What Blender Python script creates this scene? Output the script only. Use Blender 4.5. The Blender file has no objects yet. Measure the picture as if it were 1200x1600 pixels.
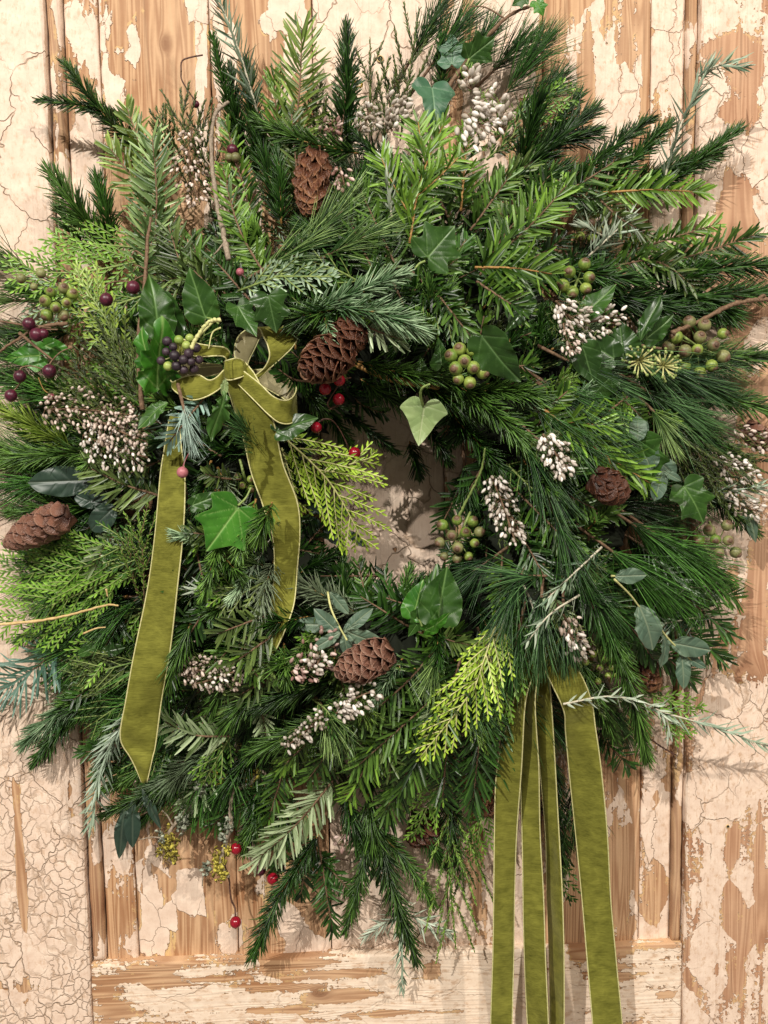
import bpy, math, random
import numpy as np
from mathutils import Vector, Matrix

# ------------------------------------------------------------------ camera, world, lamps, exposure
SC = bpy.context.scene
RES_F = 1500.0                       # focal length in photo pixels (photo 1200 x 1600)
PITCH, YAW, ROLL = 0.10454786, 0.03547786, -0.01459777
CAM = np.array([0.0, -0.90, 1.60])
_cp, _sp, _cy, _sy, _cr, _sr = (math.cos(PITCH), math.sin(PITCH), math.cos(YAW), math.sin(YAW),
                                math.cos(ROLL), math.sin(ROLL))
FWD = np.array([_sy*_cp, _cy*_cp, -_sp])
_r0 = np.cross(FWD, [0, 0, 1]); _r0 /= np.linalg.norm(_r0); _u0 = np.cross(_r0, FWD)
RGT = _cr*_r0 + _sr*_u0
UPV = -_sr*_r0 + _cr*_u0
cam_d = bpy.data.cameras.new('camera')
cam = bpy.data.objects.new('camera', cam_d)
SC.collection.objects.link(cam)
cam.matrix_world = Matrix(((RGT[0], UPV[0], -FWD[0], CAM[0]), (RGT[1], UPV[1], -FWD[1], CAM[1]),
                           (RGT[2], UPV[2], -FWD[2], CAM[2]), (0, 0, 0, 1)))
cam_d.sensor_fit = 'VERTICAL'; cam_d.sensor_height = 24.0
cam_d.lens = RES_F/1600*24.0
cam_d.clip_start = 0.02; cam_d.clip_end = 50
SC.camera = cam

world = bpy.data.worlds.new('World'); SC.world = world; world.use_nodes = True
bg = world.node_tree.nodes['Background']
bg.inputs[0].default_value = (1.0, 0.85, 0.71, 1); bg.inputs[1].default_value = 0.26

def spot(name, loc, target, watts, rad, col, size=60):
    d = bpy.data.lights.new(name, 'SPOT'); d.energy = watts; d.shadow_soft_size = rad
    d.color = col; d.spot_size = math.radians(size); d.spot_blend = 0.6
    o = bpy.data.objects.new(name, d); SC.collection.objects.link(o)
    o.location = loc
    o.rotation_euler = (Vector(target)-Vector(loc)).to_track_quat('-Z', 'Y').to_euler()
    return o
# two ceiling spots of the room the door stands in
spot('ceiling_spot_lamp', (-1.75, -3.35, 4.35), (0.03, 0, 1.40), 790, 0.026, (1.0, 0.945, 0.86), 30)
spot('ceiling_spot_lamp', (2.1, -3.0, 3.9), (0.05, 0, 1.42), 300, 0.05, (1.0, 0.91, 0.80), 32)
spot('ceiling_spot_lamp', (0.35, -3.6, 4.2), (0.03, 0, 1.46), 290, 0.05, (1.0, 0.92, 0.82), 30)
SC.view_settings.view_transform = 'Standard'; SC.view_settings.look = 'None'
SC.view_settings.exposure = 0.0; SC.view_settings.gamma = 1.0
SC.cycles.max_bounces = 6; SC.cycles.diffuse_bounces = 3; SC.cycles.glossy_bounces = 2
SC.cycles.transmission_bounces = 3; SC.cycles.use_denoising = True

def P(px, py, d=0.0):
    """point of the place seen at photo pixel (px, py), d metres in front of the door face"""
    r = FWD*RES_F + RGT*(px-600) + UPV*(800-py)
    t = (-d-CAM[1])/r[1]
    return CAM + r*t
rng = np.random.default_rng(7)

# ------------------------------------------------------------------ mesh helpers
ORI = {}
def mesh_np(name, V, polys, attrs=None, smooth=True, mats=(), mat_idx=None):
    """V (n,3); polys: list of int arrays (m,k)"""
    me = bpy.data.meshes.new(name)
    V = np.asarray(V, dtype=np.float32)
    me.vertices.add(len(V)); me.vertices.foreach_set('co', V.ravel())
    polys = [np.asarray(p, dtype=np.int32) for p in polys if len(p)]
    tot = np.concatenate([np.full(len(p), p.shape[1], np.int32) for p in polys])
    idx = np.concatenate([p.ravel() for p in polys])
    me.loops.add(len(idx)); me.loops.foreach_set('vertex_index', idx)
    me.polygons.add(len(tot))
    me.polygons.foreach_set('loop_start', np.concatenate([[0], np.cumsum(tot)[:-1]]).astype(np.int32))
    me.polygons.foreach_set('loop_total', tot)
    me.polygons.foreach_set('use_smooth', np.full(len(tot), smooth))
    if mat_idx is not None: me.polygons.foreach_set('material_index', np.asarray(mat_idx, np.int32))
    for k, a in (attrs or {}).items():
        a = np.asarray(a, np.float32)
        if a.ndim == 2:
            at = me.attributes.new(k, 'FLOAT_VECTOR', 'POINT'); at.data.foreach_set('vector', a.ravel())
        else:
            at = me.attributes.new(k, 'FLOAT', 'POINT'); at.data.foreach_set('value', a)
    for m in mats: me.materials.append(m)
    me.update(calc_edges=True)
    return me
def link(name, me, parent=None, loc=None):
    o = bpy.data.objects.new(name, me); SC.collection.objects.link(o)
    if loc is not None: o.location = loc
    if parent is not None: o.parent = parent
    return o
def tag(o, label=None, cat=None, group=None, kind=None):
    if label: o['label'] = label
    if cat: o['category'] = cat
    if group: o['group'] = group
    if kind: o['kind'] = kind
    return o
def thing(name, p, label, cat, group=None):
    o = link(name, None, None, tuple(float(v) for v in p)); ORI[o.name] = np.asarray(p, float)
    return tag(o, label, cat, group)
def part(name, V, polys, mat, parent, kind=None, label=None, **kw):
    """world-space vertices -> a child mesh of parent (parent's children keep the thing's frame)"""
    og = ORI[parent.name]
    mats = mat if isinstance(mat, (list, tuple)) else (mat,)
    me = mesh_np(name, np.asarray(V)-og, polys, mats=mats, **kw)
    o = link(name, me, parent); ORI[o.name] = og
    if kind: o['kind'] = kind
    if label: o['label'] = label
    return o
def nrm(v): 
    v = np.asarray(v, float); return v/np.maximum(np.linalg.norm(v, axis=-1, keepdims=True), 1e-12)
def catmull(pts, n):
    pts = np.asarray(pts, float)
    if len(pts) == 2: 
        t = np.linspace(0, 1, n)[:, None]; return pts[0]*(1-t)+pts[1]*t
    p = np.vstack([2*pts[0]-pts[1], pts, 2*pts[-1]-pts[-2]])
    u = np.linspace(0, len(pts)-1-1e-9, n); i = u.astype(int); t = (u-i)[:, None]
    a, b, c, d = p[i], p[i+1], p[i+2], p[i+3]
    return 0.5*((2*b)+(-a+c)*t+(2*a-5*b+4*c-d)*t*t+(-a+3*b-3*c+d)*t**3)
VIEW = np.array([0, -1.0, 0.0])
def frames(pts, up=VIEW):
    T = nrm(np.gradient(pts, axis=0))
    N = nrm(up - T*(T@up)[:, None]) if abs(np.dot(nrm(pts[-1]-pts[0]), up)) < .97 else nrm(np.cross(T, [1, 0, 0.3]))
    B = np.cross(T, N)
    return T, N, B
class Geo:
    """collects geometry for one mesh"""
    def __init__(s): s.V = []; s.P = {}; s.n = 0; s.A = []
    def add(s, V, polys, a=0.5):
        V = np.asarray(V, float)
        for p in polys:
            p = np.asarray(p)
            if len(p): s.P.setdefault(p.shape[1], []).append(p+s.n)
        s.V.append(V); s.A.append(np.broadcast_to(np.asarray(a, float), (len(V),)).copy()); s.n += len(V)
    def part(s, name, mat, parent, **kw):
        return part(name, np.vstack(s.V), [np.vstack(v) for v in s.P.values()], mat, parent,
                    attrs={'tint': np.concatenate(s.A)}, **kw)
def tube(g, pts, rad, seg=5, a=0.5, cap=True):
    pts = np.asarray(pts, float); n = len(pts)
    rad = np.broadcast_to(np.asarray(rad, float), (n,)); T, N, B = frames(pts)
    th = np.linspace(0, 2*np.pi, seg, endpoint=False)
    V = pts[:, None]+rad[:, None, None]*(np.cos(th)[None, :, None]*N[:, None]+np.sin(th)[None, :, None]*B[:, None])
    i = np.arange(n-1)[:, None]*seg; j = np.arange(seg)[None]; k = (j+1) % seg
    q = np.stack([i+j, i+k, i+seg+k, i+seg+j], -1).reshape(-1, 4)
    V = V.reshape(-1, 3); polys = [q]
    if cap:
        V = np.vstack([V, pts[0], pts[-1]]); c0, c1 = n*seg, n*seg+1
        jj = np.arange(seg); kk = (jj+1) % seg
        polys.append(np.vstack([np.stack([kk, jj, np.full(seg, c0)], -1),
                                np.stack([(n-1)*seg+jj, (n-1)*seg+kk, np.full(seg, c1)], -1)]))
    g.add(V, polys, a)
def blades(g, base, d, nor, L, W, bend, tint, kind='flat'):
    base, d, nor = np.asarray(base), nrm(d), np.asarray(nor)
    N = len(base)
    L = np.broadcast_to(L, (N,)); W = np.broadcast_to(W, (N,)); bend = np.broadcast_to(bend, (N, 3))
    side = nrm(np.cross(d, nor)); up = nrm(np.cross(side, d))
    if kind == 'flat':
        S = np.array([0, .3, .82, 1.0]); WW = np.array([.45, 1, .92, .35])/2
        cx = np.array([-1, 0, 1.0]); cz = np.array([.22, -.12, .22])
    elif kind == 'leaf':
        S = np.array([0, .35, .7, 1.0]); WW = np.array([.4, 1, .75, .12])/2
        cx = np.array([-1, 0, 1.0]); cz = np.array([.3, -.1, .3])
    else:
        S = np.array([0, .4, .8, 1.0]); WW = np.array([.8, 1, .75, .12])/2
        cx = np.array([-.87, .87, 0]); cz = np.array([-.5, -.5, 1.0])
    c = base[:, None]+d[:, None]*(S[None, :, None]*L[:, None, None])+bend[:, None]*((S**2)[None, :, None]*L[:, None, None])
    w = W[:, None]*WW[None]
    V = c[:, :, None]+side[:, None, None]*(w[:, :, None]*cx)[..., None]+up[:, None, None]*(w[:, :, None]*cz)[..., None]
    o = (np.arange(N)*12)[:, None, None]; r = (np.arange(3)*3)[None, :, None]
    if kind in ('flat', 'leaf'): j = np.arange(2)[None, None]; k = j+1
    else: j = np.arange(3)[None, None]; k = (j+1) % 3
    q = np.stack([o+r+j, o+r+k, o+r+3+k, o+r+3+j], -1).reshape(-1, 4)
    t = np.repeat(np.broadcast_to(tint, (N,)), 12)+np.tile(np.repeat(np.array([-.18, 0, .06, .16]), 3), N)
    g.add(V.reshape(-1, 3), [q], t)

# ------------------------------------------------------------------ node helpers
class NT:
    def __init__(s, name):
        s.m = bpy.data.materials.new(name); s.m.use_nodes = True; s.t = s.m.node_tree
        s.t.nodes.clear(); s.out = s.n('ShaderNodeOutputMaterial')
    def n(s, typ, ins=None, **kw):
        nd = s.t.nodes.new(typ)
        for k, v in kw.items(): setattr(nd, k, v)
        for k, v in (ins or {}).items(): s.put(nd.inputs[k], v)
        return nd
    def put(s, sock, v):
        if isinstance(v, bpy.types.NodeSocket): s.t.links.new(v, sock)
        elif isinstance(v, bpy.types.Node): s.t.links.new(v.outputs[0], sock)
        else:
            try: sock.default_value = v
            except Exception: sock.default_value = (*v, 1) if len(v) == 3 else v
    def math(s, op, a, b=0.0, c=0.0, clamp=False):
        nd = s.n('ShaderNodeMath', operation=op, use_clamp=clamp)
        s.put(nd.inputs[0], a); s.put(nd.inputs[1], b); s.put(nd.inputs[2], c); return nd.outputs[0]
    def mix(s, f, a, b, blend='MIX'):
        nd = s.n('ShaderNodeMix', data_type='RGBA', blend_type=blend)
        s.put(nd.inputs[0], f)
        for i, v in ((6, a), (7, b)): s.put(nd.inputs[i], (*v, 1) if isinstance(v, tuple) and len(v) == 3 else v)
        return nd.outputs[2]
    def ramp(s, v, lo, hi, a=0.0, b=1.0, smooth=False):
        nd = s.n('ShaderNodeMapRange', clamp=True)
        if smooth: nd.interpolation_type = 'SMOOTHSTEP'
        for i, x in enumerate((v, lo, hi, a, b)): s.put(nd.inputs[i], x)
        return nd.outputs[0]
    def noise(s, vec, scale, detail=3, rough=.55, dist=0):
        nd = s.n('ShaderNodeTexNoise', {'Scale': scale, 'Detail': detail, 'Roughness': rough, 'Distortion': dist})
        s.put(nd.inputs['Vector'], vec); return nd
    def attr(s, name): return s.n('ShaderNodeAttribute', attribute_name=name)
    def vmul(s, v, k):
        nd = s.n('ShaderNodeVectorMath', operation='MULTIPLY'); s.put(nd.inputs[0], v); nd.inputs[1].default_value = k
        return nd.outputs[0]
    def vadd(s, a, b):
        nd = s.n('ShaderNodeVectorMath', operation='ADD'); s.put(nd.inputs[0], a); s.put(nd.inputs[1], b)
        return nd.outputs[0]
    def done(s, sh): s.t.links.new(sh.outputs[0] if isinstance(sh, bpy.types.Node) else sh, s.out.inputs[0]); return s.m

MAT = {}
def foliage(name, c1, c2, under=None, rough=.36, tr=.10, spec=.45, hue=.0):
    if name.split('_')[0] in ('fir', 'spruce', 'pine', 'cypress', 'heath') and name.split('_')[1] not in ('blue', 'silver', 'mint', 'sage') or name == 'pine_blue':
        c1 = (c1[0]*.95, c1[1]*.9, c1[2]*.75); c2 = (c2[0]*1.06, c2[1]*1.12, c2[2]*.85)
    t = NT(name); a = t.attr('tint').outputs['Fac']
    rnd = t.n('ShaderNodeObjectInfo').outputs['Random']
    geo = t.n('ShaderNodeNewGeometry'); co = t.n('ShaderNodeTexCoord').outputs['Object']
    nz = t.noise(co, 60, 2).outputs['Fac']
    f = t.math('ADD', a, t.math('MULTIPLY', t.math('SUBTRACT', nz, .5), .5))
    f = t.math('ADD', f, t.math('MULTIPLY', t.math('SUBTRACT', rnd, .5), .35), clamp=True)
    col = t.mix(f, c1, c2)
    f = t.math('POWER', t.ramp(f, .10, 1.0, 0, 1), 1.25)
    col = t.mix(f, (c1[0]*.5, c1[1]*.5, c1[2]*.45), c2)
    if under: col = t.mix(t.math('MULTIPLY', geo.outputs['Backfacing'], .85), col, under)
    p = t.n('ShaderNodeBsdfPrincipled', {'Base Color': col, 'Roughness': rough, 'Specular IOR Level': spec})
    if tr:
        tl = t.n('ShaderNodeBsdfTranslucent', {'Color': t.mix(.5, col, (c2[0]*1.3, c2[1]*1.3, c2[2]*.6))})
        mx = t.n('ShaderNodeMixShader', {0: tr}); t.put(mx.inputs[1], p); t.put(mx.inputs[2], tl); p = mx
    MAT[name] = t.done(p); return MAT[name]
def plain(name, c1, c2, rough=.6, scale=200, bump=.0, spec=.4, **kw):
    t = NT(name); co = t.n('ShaderNodeTexCoord').outputs['Object']
    nz = t.noise(co, scale, 4).outputs['Fac']
    f = t.ramp(nz, .3, .7)
    p = t.n('ShaderNodeBsdfPrincipled', {'Base Color': t.mix(f, c1, c2), 'Roughness': rough, 'Specular IOR Level': spec})
    for k, v in kw.items(): p.inputs[k.replace('_', ' ')].default_value = v
    if bump:
        b = t.n('ShaderNodeBump', {'Strength': .8, 'Distance': bump, 'Height': nz}); t.put(p.inputs['Normal'], b)
    MAT[name] = t.done(p); return MAT[name]
foliage('fir_bright', (.035, .12, .012), (.21, .37, .055), (.30, .42, .20))
foliage('fir_lime', (.10, .20, .03), (.40, .53, .16), (.42, .52, .28))
foliage('fir_mid', (.016, .065, .008), (.12, .235, .042), (.25, .36, .18))
foliage('fir_dark', (.009, .042, .007), (.050, .13, .024), (.18, .26, .14))
foliage('fir_olive', (.05, .10, .025), (.17, .24, .08), (.25, .32, .20))
foliage('fir_sage', (.08, .18, .05), (.36, .52, .20), (.4, .5, .3))
foliage('fir_silver', (.18, .29, .10), (.54, .66, .40), (.58, .68, .46))
foliage('fir_blue', (.10, .24, .19), (.34, .52, .44), (.45, .6, .52))
foliage('spruce_dark', (.009, .042, .008), (.050, .135, .022), tr=0)
foliage('spruce_mid', (.014, .060, .009), (.115, .235, .050), tr=0)
foliage('spruce_light', (.06, .17, .035), (.22, .40, .09), tr=0)
foliage('spruce_mint', (.10, .24, .09), (.48, .66, .40), tr=0)
foliage('pine_dark', (.010, .045, .012), (.055, .15, .035), tr=0)
foliage('pine_blue', (.014, .070, .026), (.11, .23, .095), tr=0)
foliage('pine_light', (.05, .16, .04), (.34, .48, .20), tr=0)
foliage('pine_green', (.03, .12, .02), (.12, .32, .06), tr=0)
foliage('cypress_lime', (.26, .46, .03), (.62, .86, .12), tr=.1)
foliage('cypress_green', (.05, .19, .015), (.28, .50, .08), tr=.1)
foliage('cypress_dark', (.018, .065, .014), (.07, .18, .035), tr=.1)
foliage('cypress_mint', (.20, .36, .20), (.55, .72, .50), tr=.1)
foliage('yellow_green', (.14, .27, .02), (.42, .58, .10), tr=.1)
foliage('rosemary', (.03, .08, .04), (.12, .22, .12), (.34, .44, .32), tr=.05)
foliage('rosemary_pale', (.10, .17, .11), (.30, .40, .28), (.5, .58, .45), tr=.05)
foliage('heath_green', (.035, .065, .018), (.14, .19, .06), tr=0)
foliage('heath_fresh', (.08, .18, .03), (.26, .42, .09), tr=0)
foliage('petal_white', (.80, .68, .62), (1.0, .95, .91), tr=.15, rough=.6)
foliage('petal_pink', (.50, .26, .24), (.85, .66, .60), tr=.15, rough=.6)
foliage('petal_buff', (.56, .42, .35), (.88, .74, .66), tr=.1, rough=.7)
foliage('moss', (.004, .008, .003), (.02, .03, .008), tr=0, rough=.9)  # near-black colour of the shaded gaps, worn by the ring behind the sprigs
plain('bark_brown', (.10, .055, .03), (.24, .15, .09), .75, 500, .0006)
plain('bark_orange', (.26, .13, .035), (.48, .28, .09), .6, 500, .0003)
plain('bark_grey', (.17, .13, .09), (.40, .33, .25), .8, 500, .0008)
plain('bark_pale', (.42, .38, .28), (.72, .68, .54), .7, 600, .0004)
plain('bark_dark', (.05, .022, .015), (.13, .06, .04), .6, 400, .0004)
plain('stem_green', (.14, .22, .05), (.32, .40, .13), .55, 400)
plain('stem_yellow', (.42, .44, .16), (.66, .64, .30), .55, 400)
plain('straw', (.45, .30, .11), (.72, .55, .27), .6, 300)

# ------------------------------------------------------------------ the old door
def old_paint(name, S=34, sx=1.0, sz=.62, crackw=.035, crack=1.0, bigcrack=.0, fleck=.0, cellk=.55, bigk=1.0,
              p1=(.70, .53, .415), p2=(.85, .69, .56), off=(0, 0, 0), w1=(.60, .375, .21), w2=(.33, .155, .07),
              big=14, ochre=.5, horiz=False, rough_=.20, streak=.5, craze=0):
    t = NT(name)
    co = t.n('ShaderNodeTexCoord').outputs['Object']
    pos = t.vadd(co, off)
    wz = t.noise(pos, 26, 3).outputs['Color']; wf = t.noise(pos, 170, 2).outputs['Color']
    warp = t.vadd(t.vmul(t.vadd(wz, (-.5, -.5, -.5)), (.030, .030, .030)), t.vmul(t.vadd(wf, (-.5, -.5, -.5)), (.006, .006, .006)))
    flat = t.vmul(t.vadd(pos, warp), (sz if horiz else sx, 0.0, sx if horiz else sz))
    v1 = t.n('ShaderNodeTexVoronoi', {'Scale': S, 'Randomness': .95}); t.put(v1.inputs['Vector'], flat)
    v2 = t.n('ShaderNodeTexVoronoi', {'Scale': S, 'Randomness': .95}, feature='DISTANCE_TO_EDGE'); t.put(v2.inputs['Vector'], flat)
    cell = t.n('ShaderNodeSeparateColor', {0: v1.outputs['Color']}).outputs[0]
    st = (.3, 1, 1.0) if horiz else (1.0, 1, .3)
    bn = t.noise(t.vmul(pos, st), big, 3, .55).outputs['Fac']
    fn = t.noise(pos, 220, 3, .6).outputs['Fac']
    sn = t.noise(t.vmul(pos, (.12, 1, 1) if horiz else (1, 1, .12)), 110, 3, .6).outputs['Fac']
    cov = t.attr('cover').outputs['Fac']
    m = t.math('ADD', cov, t.math('MULTIPLY', t.math('SUBTRACT', cell, .5), cellk))
    m = t.math('ADD', m, t.math('MULTIPLY', t.math('SUBTRACT', bn, .5), bigk))
    m = t.math('ADD', m, t.math('MULTIPLY', t.math('SUBTRACT', sn, .5), streak))
    m = t.math('ADD', m, t.math('MULTIPLY', t.math('SUBTRACT', fn, .5), rough_))
    mask = t.ramp(m, .495, .515)
    # wood: growth rings follow the warped grain coordinate
    gr = t.attr('grain').outputs['Vector']
    gs = t.vmul(gr, (1, 0, .05))
    n1 = t.noise(gs, 55, 2, .5, .2).outputs['Fac']; n2 = t.noise(gs, 260, 3, .6).outputs['Fac']
    rings = t.math('SINE', t.math('MULTIPLY', n1, 75.0))
    rr = t.math('ADD', t.math('MULTIPLY', rings, .30), t.math('MULTIPLY', n2, .75), 0)
    rr = t.ramp(rr, .0, .70)
    ds = t.noise(t.vmul(gr, (1, 0, .03)), 150, 3, .7).outputs['Fac']
    wood = t.mix(rr, w1, w2)
    wood = t.mix(t.ramp(ds, .56, .70, 0, .75), wood, (w2[0]*.6, w2[1]*.55, w2[2]*.5))
    tone = t.noise(pos, 9, 3).outputs['Fac']
    wood = t.mix(t.ramp(tone, .35, .7, 0, .35), wood, (.72, .52, .35))
    kn = t.attr('knot').outputs['Fac']
    wood = t.mix(kn, wood, (.20, .085, .04))
    # remains of an ochre undercoat round the flakes
    on = t.noise(pos, 40, 3).outputs['Fac']
    om = t.math('MULTIPLY', t.ramp(m, .40, .44), t.ramp(on, .52, .56))
    wood = t.mix(t.math('MULTIPLY', om, ochre), wood, (.72, .50, .23))
    pn = t.noise(pos, 70, 4, .6).outputs['Fac']
    paint = t.mix(t.ramp(pn, .3, .7), p1, p2)
    if fleck:
        ff = t.noise(t.vmul(pos, (.5, 1, 1) if horiz else (1, 1, .55)), 190, 4, .7).outputs['Fac']
        paint = t.mix(t.ramp(ff, .52, .66, 0, fleck), paint, (.52, .33, .20))
    dirt = t.noise(pos, 420, 2, .6).outputs['Fac']
    paint = t.mix(t.ramp(dirt, .60, .74, 0, .25), paint, (.42, .29, .20))
    # crackle
    cn = t.noise(pos, 11, 2).outputs['Fac']
    line = t.math('MULTIPLY', t.ramp(v2.outputs['Distance'], 0.0, crackw, 1, 0), t.ramp(t.math('ADD', cn, t.math('MULTIPLY', t.ramp(t.n('ShaderNodeSeparateXYZ', {0: co}).outputs[2], .48, .72, -.06, craze), -1.0)) if craze else cn, .42, .54, 0, crack))
    if bigcrack:
        w3 = t.vadd(pos, t.vmul(t.vadd(t.noise(pos, 14, 4, .6).outputs['Color'], (-.5, -.5, -.5)), (.09, .09, .09)))
        v3 = t.n('ShaderNodeTexVoronoi', {'Scale': 17, 'Randomness': 1}, feature='DISTANCE_TO_EDGE')
        t.put(v3.inputs['Vector'], t.vmul(w3, (1, 0, .75)))
        gate = t.ramp(t.noise(pos, 19, 1).outputs['Fac'], .33, .40)
        line = t.math('MAXIMUM', line, t.math('MULTIPLY', t.math('MULTIPLY', t.ramp(v3.outputs['Distance'], 0.0, .013, 1, 0), bigcrack), gate))
    paint = t.mix(t.math('MULTIPLY', line, .85), paint, (.36, .24, .15))
    edge = t.ramp(t.math('ABSOLUTE', t.math('SUBTRACT', m, .497)), 0, .013, 1, 0)
    col = t.mix(mask, wood, paint)
    col = t.mix(t.math('MULTIPLY', edge, .7), col, (.24, .14, .08))
    h = t.math('SUBTRACT', t.math('MULTIPLY', mask, 1.0), t.math('MULTIPLY', t.math('MULTIPLY', line, mask), .9))
    h = t.math('ADD', h, t.math('MULTIPLY', rr, -.22)); h = t.math('ADD', h, t.math('MULTIPLY', pn, .55))
    b = t.n('ShaderNodeBump', {'Strength': 1.0, 'Distance': .0011, 'Height': h})
    p = t.n('ShaderNodeBsdfPrincipled', {'Base Color': col, 'Roughness': t.ramp(mask, 0, 1, .72, .55), 'Specular IOR Level': .3, 'Normal': b})
    MAT[name] = t.done(p); return MAT[name]

door = thing('door', (0, 0, .7), 'old panelled door with crackled cream paint peeling off pine boards', 'door')
PAT = [  # (px, py, rx, ry, value): where paint has survived (+) or come away (-)
    (33, 1360, 10, 130, -.95), (15, 1560, 45, 60, -.45), (60, 1540, 25, 30, -.35), (30, 1180, 60, 60, -.1), (112, 1250, 12, 70, -.5), (22, 1240, 14, 40, -.4),
    (30, 700, 60, 300, .1), (95, 1400, 25, 120, .12), (70, 40, 14, 50, -.2),
    (105, 20, 16, 30, .5), (135, 60, 18, 45, .55), (105, 250, 14, 60, .35), (150, 150, 14, 120, .35), (180, 140, 22, 30, .45),
    (200, 65, 14, 22, .5), (178, 72, 9, 9, .4), (308, 80, 12, 160, .6), (240, 110, 55, 150, -.35), (225, 320, 60, 90, -.4),
    (165, 20, 12, 40, .3), (125, 220, 12, 25, .5), (345, 60, 18, 80, .5), (385, 70, 30, 140, -.35), (430, 30, 20, 30, .35), (465, 40, 18, 50, .4),
    (430, 100, 20, 30, .25), (405, 20, 12, 25, .3), (700, 25, 14, 80, -.3), (735, 30, 12, 60, -.6), (775, 60, 28, 90, .5),
    (865, 60, 16, 150, -.35), (895, 60, 14, 60, .35), (925, 110, 12, 80, -.45), (950, 150, 22, 120, .25), (905, 190, 18, 30, -.4),
    (1000, 140, 14, 90, .3), (1015, 60, 8, 120, -.5), (980, 170, 25, 60, .25),
    (1055, 60, 26, 160, .4), (1125, 25, 40, 45, .45), (1140, 75, 38, 22, -.75), (1170, 110, 24, 25, -.6), (1155, 175, 40, 16, -.5), (1120, 130, 22, 45, .3),
    (1150, 320, 34, 50, -1.0), (1120, 210, 14, 20, .4), (1110, 250, 12, 60, .3), (1195, 180, 20, 60, .3), (1190, 300, 14, 50, .35), (1170, 230, 24, 20, .3), (1110, 300, 14, 20, .5),
    (1160, 420, 60, 60, -.5), (1150, 520, 50, 60, -.35), (1190, 620, 40, 60, -.6), (1190, 870, 30, 120, -.25), (1150, 1010, 60, 60, -.5), (1165, 1085, 12, 14, .9),
    (1185, 960, 20, 60, -.4), (1120, 1160, 50, 60, .1), (1118, 1250, 30, 60, .1), (1145, 1320, 12, 40, -.75), (1140, 1420, 12, 40, -.6), (1150, 1500, 20, 60, -.6),
    (1190, 1430, 14, 80, -.6), (1185, 1330, 8, 60, -.4), (1118, 1515, 6, 16, -.6), (1105, 1450, 20, 150, .25),
    (610, 720, 60, 60, .5), (640, 850, 60, 50, .12), (620, 860, 14, 14, -.45),
    (235, 1420, 22, 90, .35), (225, 1480, 30, 20, .3), (310, 1440, 12, 70, .2), (190, 1420, 30, 70, -.2), (160, 1330, 14, 60, .15),
    (420, 1430, 60, 90, -.1), (600, 1480, 90, 60, .35), (595, 1470, 14, 30, -.5), (650, 1480, 20, 22, -.4), (750, 1330, 10, 50, -.8), (745, 1420, 8, 30, -.4), (715, 1430, 20, 60, .2),
    (905, 1450, 18, 60, -.8), (880, 1400, 20, 60, .2), (965, 1400, 30, 120, -.45), (1020, 1330, 20, 60, .25), (1045, 1420, 14, 60, -.2), (1000, 1280, 14, 80, .15),
    (180, 1560, 30, 30, -.3), (230, 1530, 60, 6, -.5), (330, 1530, 60, 5, -.25), (560, 1520, 60, 9, -.5), (440, 1545, 60, 8, -.4), (520, 1560, 60, 12, -.6), (440, 1580, 60, 8, -.5),
    (590, 1585, 60, 8, -.4), (675, 1518, 14, 14, -.6), (300, 1560, 90, 16, .3), (700, 1580, 60, 6, -.4), (760, 1530, 60, 30, .25), (860, 1550, 60, 40, .3), (980, 1560, 50, 40, -.06), (1040, 1560, 20, 14, -.35),
]
PATW = [(P(a, b)[0], P(a, b)[2], c*.0006, d*.0006, v) for a, b, c, d, v in PAT]
KNOTS = [(P(a, b)[0], P(a, b)[2], r*.0006, hz) for a, b, r, hz in
         [(1149, 392, 17, 0), (1165, 1083, 24, 0), (65, 1536, 11, 0), (255, 60, 7, 0), (437, 1330, 10, 0), (250, 1350, 8, 0), (500, 1552, 9, 1), (870, 1590, 10, 1)]]
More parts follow.
